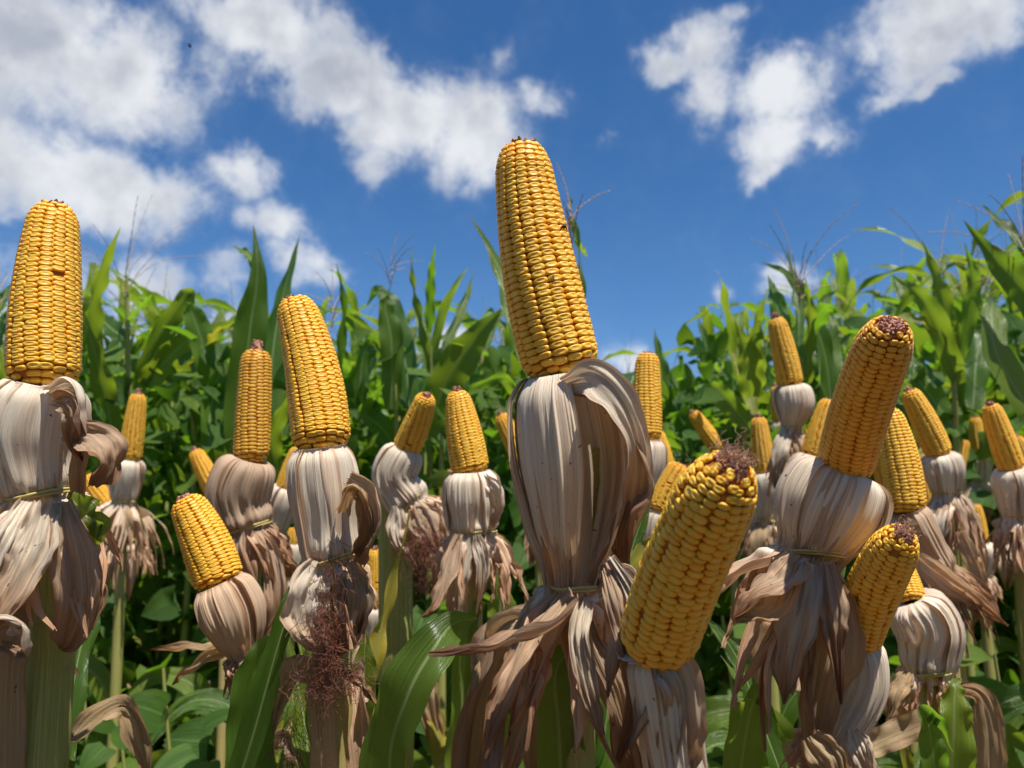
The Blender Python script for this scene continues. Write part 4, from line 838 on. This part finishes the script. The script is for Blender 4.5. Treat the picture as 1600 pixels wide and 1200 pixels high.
crop('tall corn plant with folded arching leaves left of the round brown husk', 2.05, 300, [(300, 800), (300, 620)], [([(215, 610), (245, 530), (285, 470), (298, 456), (305, 475)], 40, (10, 30, 20, 40), 'leaf'), ([(222, 600), (262, 560), (300, 520), (300, 495)], 56, (30, 20, 10), 'leaf_light'),
    ([(350, 640), (325, 560), (300, 490), (290, 470)], 52, (0, 10, 30), 'leaf_light'), ([(320, 560), (335, 520), (365, 505)], 18, (20, 60), 'leaf_yellow')])
crop('tall corn plant with a crumpled drooping leaf above the ear tilted right', 2.0, 615, [(618, 800), (618, 600)], [([(640, 640), (632, 560), (610, 480), (590, 455), (572, 480)], 46, (10, 20, 40, 20), 'leaf'), ([(612, 640), (612, 540), (602, 480), (606, 458)], 44, (-10, 10, 30), 'leaf'),
    ([(560, 640), (566, 560), (575, 530), (592, 540)], 34, (10, 50, 20), 'leaf'), ([(535, 560), (560, 600), (600, 640)], 22, (30, 10), 'leaf_light'), ([(535, 720), (528, 580), (536, 480), (526, 412)], 26, (30, 60, 30), 'leaf')])
crop('tall corn plant with two thin upright top leaves left of the tallest ear', 2.1, 672, [(672, 800), (673, 540)], [([(672, 580), (655, 500), (644, 440), (643, 386)], 16, (20, 50, 30), 'leaf'), ([(671, 520), (672, 440), (680, 382)], 20, (10, 30, 10), 'leaf'),
    ([(672, 590), (705, 520), (728, 465), (741, 426)], 22, (40, 20, 30), 'leaf'), ([(650, 760), (605, 680), (570, 640), (600, 600)], 44, (10, 20, 40), 'leaf_light')], [(610, 410, .6)])
crop('tall corn plant with one broad leaf slanting up to the right beside the tallest ear', 1.9, 700, [(690, 800), (690, 680)], [([(665, 680), (700, 590), (745, 525), (788, 480)], 70, (20, 10, -10), 'leaf'), ([(700, 720), (730, 620), (790, 590), (830, 640)], 34, (10, 50, 20), 'leaf_light')])
crop('tall corn plant with a long pointed leaf crossing behind the left of the tallest ear', 1.35, 850, [(850, 800), (845, 640)], [([(835, 600), (805, 500), (780, 420), (735, 336)], 44, (20, 20, 40), 'leaf'), ([(900, 560), (908, 440), (893, 330), (890, 300)], 12, (30, 50), 'leaf'), ([(900, 375), (912, 392), (918, 402)], 12, (30, 50), 'leaf_light')], [(892, 330, .55)])
crop('tall corn plant with a short pale pointed leaf above the low crop gap', 2.3, 1098, [(1098, 800), (1100, 620)], [([(1105, 620), (1104, 550), (1087, 484)], 28, (20, 50), 'leaf'), ([(1040, 660), (1032, 580), (1022, 512)], 34, (10, 40), 'leaf'), ([(1130, 700), (1150, 620), (1128, 580)], 40, (10, 30), 'leaf_light')])
crop('tall corn plant with bright translucent leaves left of the high ear', 1.9, 1170, [(1165, 800), (1170, 640)], [([(1175, 620), (1168, 560), (1148, 500)], 50, (10, 30), 'leaf_light'), ([(1110, 600), (1150, 640), (1185, 690)], 44, (20, 20), 'leaf_light'), ([(1180, 660), (1160, 580), (1140, 545)], 26, (20, 10), 'leaf_yellow'), ([(1190, 600), (1180, 520), (1200, 450)], 26, (20, 40), 'leaf')])
crop('tall corn plant with dark upright leaves and a nodding tassel behind the high ear', 1.75, 1260, [(1256, 800), (1252, 560)], [([(1245, 620), (1248, 500), (1240, 440), (1228, 384)], 26, (30, 40, 20), 'leaf'), ([(1300, 640), (1285, 540), (1240, 440), (1188, 408)], 34, (20, 40, 30), 'leaf'), ([(1262, 600), (1265, 500), (1258, 430)], 22, (50, 20), 'leaf'),
    ([(1300, 660), (1296, 560), (1285, 480), (1310, 450)], 46, (10, 20, 40), 'leaf'), ([(1230, 560), (1215, 480), (1200, 430)], 36, (10, 20), 'leaf_light'), ([(1265, 520), (1290, 480), (1320, 490)], 36, (30, 60), 'leaf')], [(1245, 430, 1.0)])
crop('tall corn plant with a pale sunlit leaf cluster just right of the long shaded ear', 1.9, 1480, [(1500, 800), (1490, 600), (1470, 440)], [([(1500, 600), (1450, 480), (1392, 428)], 40, (10, 10, 30), 'leaf_light'), ([(1490, 560), (1470, 460), (1440, 374)], 34, (10, 40), 'leaf_light'), ([(1500, 680), (1440, 600), (1400, 540)], 44, (20, 10), 'leaf_light'),
    ([(1475, 520), (1430, 500), (1350, 500)], 26, (50, 60), 'leaf_yellow'), ([(1500, 560), (1520, 450), (1508, 380)], 30, (10, 30), 'leaf_light'), ([(1520, 640), (1530, 540), (1560, 500)], 44, (20, 30), 'leaf')], [(1468, 430, 1.0), (1530, 420, .8)])
crop('tall corn plant with two long dark leaves slanting in from the right edge', 1.45, 1690, [(1660, 800), (1660, 560)], [([(1655, 540), (1610, 465), (1560, 410), (1506, 345)], 60, (20, 10, 20), 'leaf'), ([(1660, 460), (1610, 395), (1570, 355), (1532, 317)], 34, (20, 50, 20), 'leaf'), ([(1650, 700), (1560, 560), (1550, 480), (1560, 470)], 54, (10, 30, 20), 'leaf')], [(1600, 380, 1.1)])
crop('tall corn plant with bent leaves rising at the left edge beside the thick ear', 1.8, -10, [(-10, 800), (-5, 600)], [([(-10, 620), (0, 520), (30, 470)], 40, (20, 40), 'leaf'), ([(-40, 520), (0, 470), (20, 440)], 26, (10, 40), 'leaf_light'), ([(-10, 720), (10, 620), (0, 540)], 44, (10, 30), 'leaf_light')], [(0, 430, .9)])

# climbing weeds woven through the crop: uncountable leaves in one object
def leafset(cen, size, nrmv, g):
    n = len(cen); prof = np.array([.30, .92, 1.0, .80, .45, .03]); lv = np.array([0.08, 0, .3, .6, .85, 1.1]); u = np.linspace(-1, 1, 3)
    r1 = nrm(g.normal(0, 1, (n, 3))); T = nrm(r1 - np.sum(r1 * nrmv, 1, keepdims=True) * nrmv); S = np.cross(T, nrmv)
    L = (lv - .4); X = prof[:, None] * u[None] * .52; Yv = np.broadcast_to(L[:, None], X.shape).copy(); Yv[1, [0, 2]] -= .12; Yv[0, [0, 2]] -= .05
    fold = .22 * np.abs(X) - .18 * (L[:, None] ** 2)
    V = cen[:, None, None] + size[:, None, None, None] * (X[None, ..., None] * S[:, None, None] + Yv[None, ..., None] * T[:, None, None] + fold[None, ..., None] * nrmv[:, None, None])
    q = (gridq(3, 6)[None] + (np.arange(n) * 18)[:, None, None]).reshape(-1, 4)
    col = np.zeros((n, 6, 3, 3)); col[..., 0] = g.uniform(0, 1, n)[:, None, None] ** 1.5; col[..., 1] = .4; col[..., 2] = np.abs(u)[None, None]
    uv = np.zeros((n, 6, 3, 3)); uv[..., 0] = u * .5; uv[..., 1] = (lv * .2)[None, :, None]; uv[..., 2] = g.uniform(0, 80, n)[:, None, None]
    return V.reshape(-1, 3), q, uv.reshape(-1, 3), col.reshape(-1, 3)
g = np.random.default_rng(9); cs = []
for k in range(1000):
    d = g.uniform(1.95, 3.6); px = g.uniform(-250, 1850); b = P(px, 800, d)
    top = P(px, max(560 + g.normal(0, 35), np.interp(px, TX, TY) + 45), d)[2]; top = top if g.uniform() < .7 else g.uniform(.4, top)
    m = int(top / .055); z = np.linspace(.05, top, m)
    w1 = np.cumsum(g.normal(0, .02, (m, 2)), 0); cs.append(np.c_[b[0] + w1[:, 0] + g.normal(0, .05, m), b[1] + w1[:, 1] + g.normal(0, .05, m), z + g.normal(0, .03, m)])
cen = np.vstack(cs); nv_ = nrm(g.normal(0, .85, cen.shape) + np.array([.1, -.15, .5])); V, q, uv, col = leafset(cen, g.uniform(.032, .080, len(cen)), nv_, g)
tag(mk('climbing_weeds', V, q, M['vine'], None, uv, col), 'mass of broad-leaved climbing weeds woven through the corn crop', 'weeds', kind='stuff')

# far crop as one mass, joined by an unseen ring that lowers fill light
parts = []
for k in range(1500):
    d = g.uniform(6.4, 9.5); b = P(g.uniform(-400, 2000), 800, d); z = g.uniform(.2, 2.3); az = g.uniform(0, 6.28); pts = [np.array([b[0], b[1], z])]; a = g.uniform(.1, .6)
    for j in range(4): a += g.uniform(.1, .7); pts.append(pts[-1] + np.array([math.cos(az) * math.sin(a), math.sin(az) * math.sin(a), math.cos(a)]) * .18)
    parts.append(ribbon(pts, [.04, .06, .055, .03, .003], [g.normal(0, 30), g.normal(0, 50)], nu=3, n=8, seed=k, midfold=.3, side0=np.array([-math.sin(az), math.cos(az), 0])))
for k in range(3200):  # unseen crop leaves beside and behind the camera, added to block fill light
    an = g.uniform(-3.4, .25) if k % 5 else g.uniform(2.9, 6.6); rad_ = g.uniform(2.6, 4.4); x_, y_ = rad_ * 1.3 * math.cos(an), rad_ * math.sin(an)
    if y_ > 0.8 and abs(x_) < .80 * y_ + 1.0: continue
    z = g.uniform(.05, 1.9); az = g.uniform(0, 6.28); pts = [np.array([x_, y_, z])]; a = g.uniform(.1, .6)
    for j in range(4): a += g.uniform(.1, .7); pts.append(pts[-1] + np.array([math.cos(az) * math.sin(a), math.sin(az) * math.sin(a), math.cos(a)]) * .18)
    parts.append(ribbon(pts, [.04, .06, .055, .03, .003], [g.normal(0, 30), g.normal(0, 50)], nu=3, n=8, seed=k, midfold=.3, side0=np.array([-math.sin(az), math.cos(az), 0])))
V, q, uv, col = merge(parts)[0], merge(parts)[1], merge([(p[0], p[1], p[2], p[3]) for p in parts])[2], merge(parts)[3]
tag(mk('far_crop_and_fill_block', V, q, M['leaf'], None, uv, col), 'far corn crop as one leaf mass, plus unseen leaves added to cut fill light', 'corn crop', kind='stuff')

# separate broad-leaved weeds standing between the tied stalks
WL = None
def weed(x, y, d, label, seed, n=16, hgt=None, size=.055):
    global WL
    g = np.random.default_rng(seed); b = P(x, y, d); r = thing('weed_plant', (b[0], b[1], 0), label, 'weed', 'broad-leaved weeds between the tied stalks'); o = ORIG[r.name]
    top = b[2]; pts = [o + np.array([0, 0, -.02]), o + np.array([.03, .02, top * .5]), o + np.array([-.02, -.02, top])]
    C = spline(pts, 30); v, q, uv = tube(C, .0028, 6); mk('stem', v, q, M['stalk'], r, uv, np.full((len(v), 3), .1))
    for k in range(n):
        f = .45 + .55 * (k + .5) / n; p = C[min(29, int(f * 29))] + g.normal(0, .055, 3) * np.array([1, 1, .5]); nv = nrm(g.normal(0, .35, (1, 3)) + np.array([.0, -.5, .8]))
        V, Q, U, Cc = leafset(p[None], np.array([size * g.uniform(.7, 1.2)]), nv, g)
        lf = mk('leaf', V, Q, M['vine'], r, U, Cc); sb = lf.modifiers.new('smooth', 'SUBSURF'); sb.levels = sb.render_levels = 2
    return r
weed(150, 930, 1.35, 'broad-leaved weed low between the left edge husk and the slim lone ear', 1, 22)
weed(285, 1040, 1.15, 'broad-leaved weed with heart-shaped leaves at the bottom below the short ear', 2, 18, size=.065)
weed(95, 1090, 1.25, 'broad-leaved weed at the bottom right beside the left edge stalk', 3, 16)
weed(215, 1120, 1.3, 'broad-leaved weed at the bottom between the two leftmost tied plants', 4, 16)
weed(600, 960, 1.6, 'broad-leaved weed in the gap between silk-trailing husk and silk clump', 5, 16)
weed(830, 960, 1.5, 'broad-leaved weed in shade left of the big central husk tails', 6, 16)
weed(1100, 1060, 1.25, 'broad-leaved weed right of the thick leaning ear', 7, 18)
weed(1140, 960, 1.5, 'broad-leaved weed in the gap under the straight ear', 8, 16)
weed(1560, 1020, 1.4, 'broad-leaved weed at the right edge below the crumpled pale husk', 9, 16)
weed(1390, 1020, 1.4, 'broad-leaved weed below the short ear of the ball-shaped husk plant', 10, 16)

# ================================================================== INSECTS
def insect(p, size, label, dirv, seed):
    r = thing('fly', tuple(p), label, 'fly', None); d = nrm(np.array(dirv, float)); s = np.linspace(-1, 1, 9)
    v, q, uv = tube(p + d * (s * size)[:, None], size * .42 * np.sqrt(np.clip(1 - s ** 2, 0, 1)) * (1 + .3 * np.cos(s * 5)) + size * .02, 8); mk('body', v, q, M['insect'], r, uv)
    sd = nrm(np.cross(d, CAM - p))
    for sg in (-1, 1):
        v, q, uv, c = ribbon([p + d * size * .3, p + sd * sg * size * .6 - d * size * .3, p + sd * sg * size * .9 - d * size], [size * .15, size * .35, size * .1], [20, 20], nu=3, n=8); mk('wing', v, q, M['insect'], r, uv)
        for j in (-.3, .1, .5):
            v, q, uv = tube(spline([p + d * size * j, p + d * size * j + sd * sg * size * .6, p + d * size * (j + (j - .1) * .6) + sd * sg * size * 1.0], 8), size * .05, 4); mk('leg', v, q, M['insect'], r, uv)
insect(P(877, 366, .53) - FW * .0262, .0022, 'tiny dark fly sitting on the kernels of the tallest ear', (0, 0, 1), 1)
insect(P(297, 71, 1.5), .004, 'tiny dark fly in the air at the upper left before a cloud', (1, 0, .4), 2)
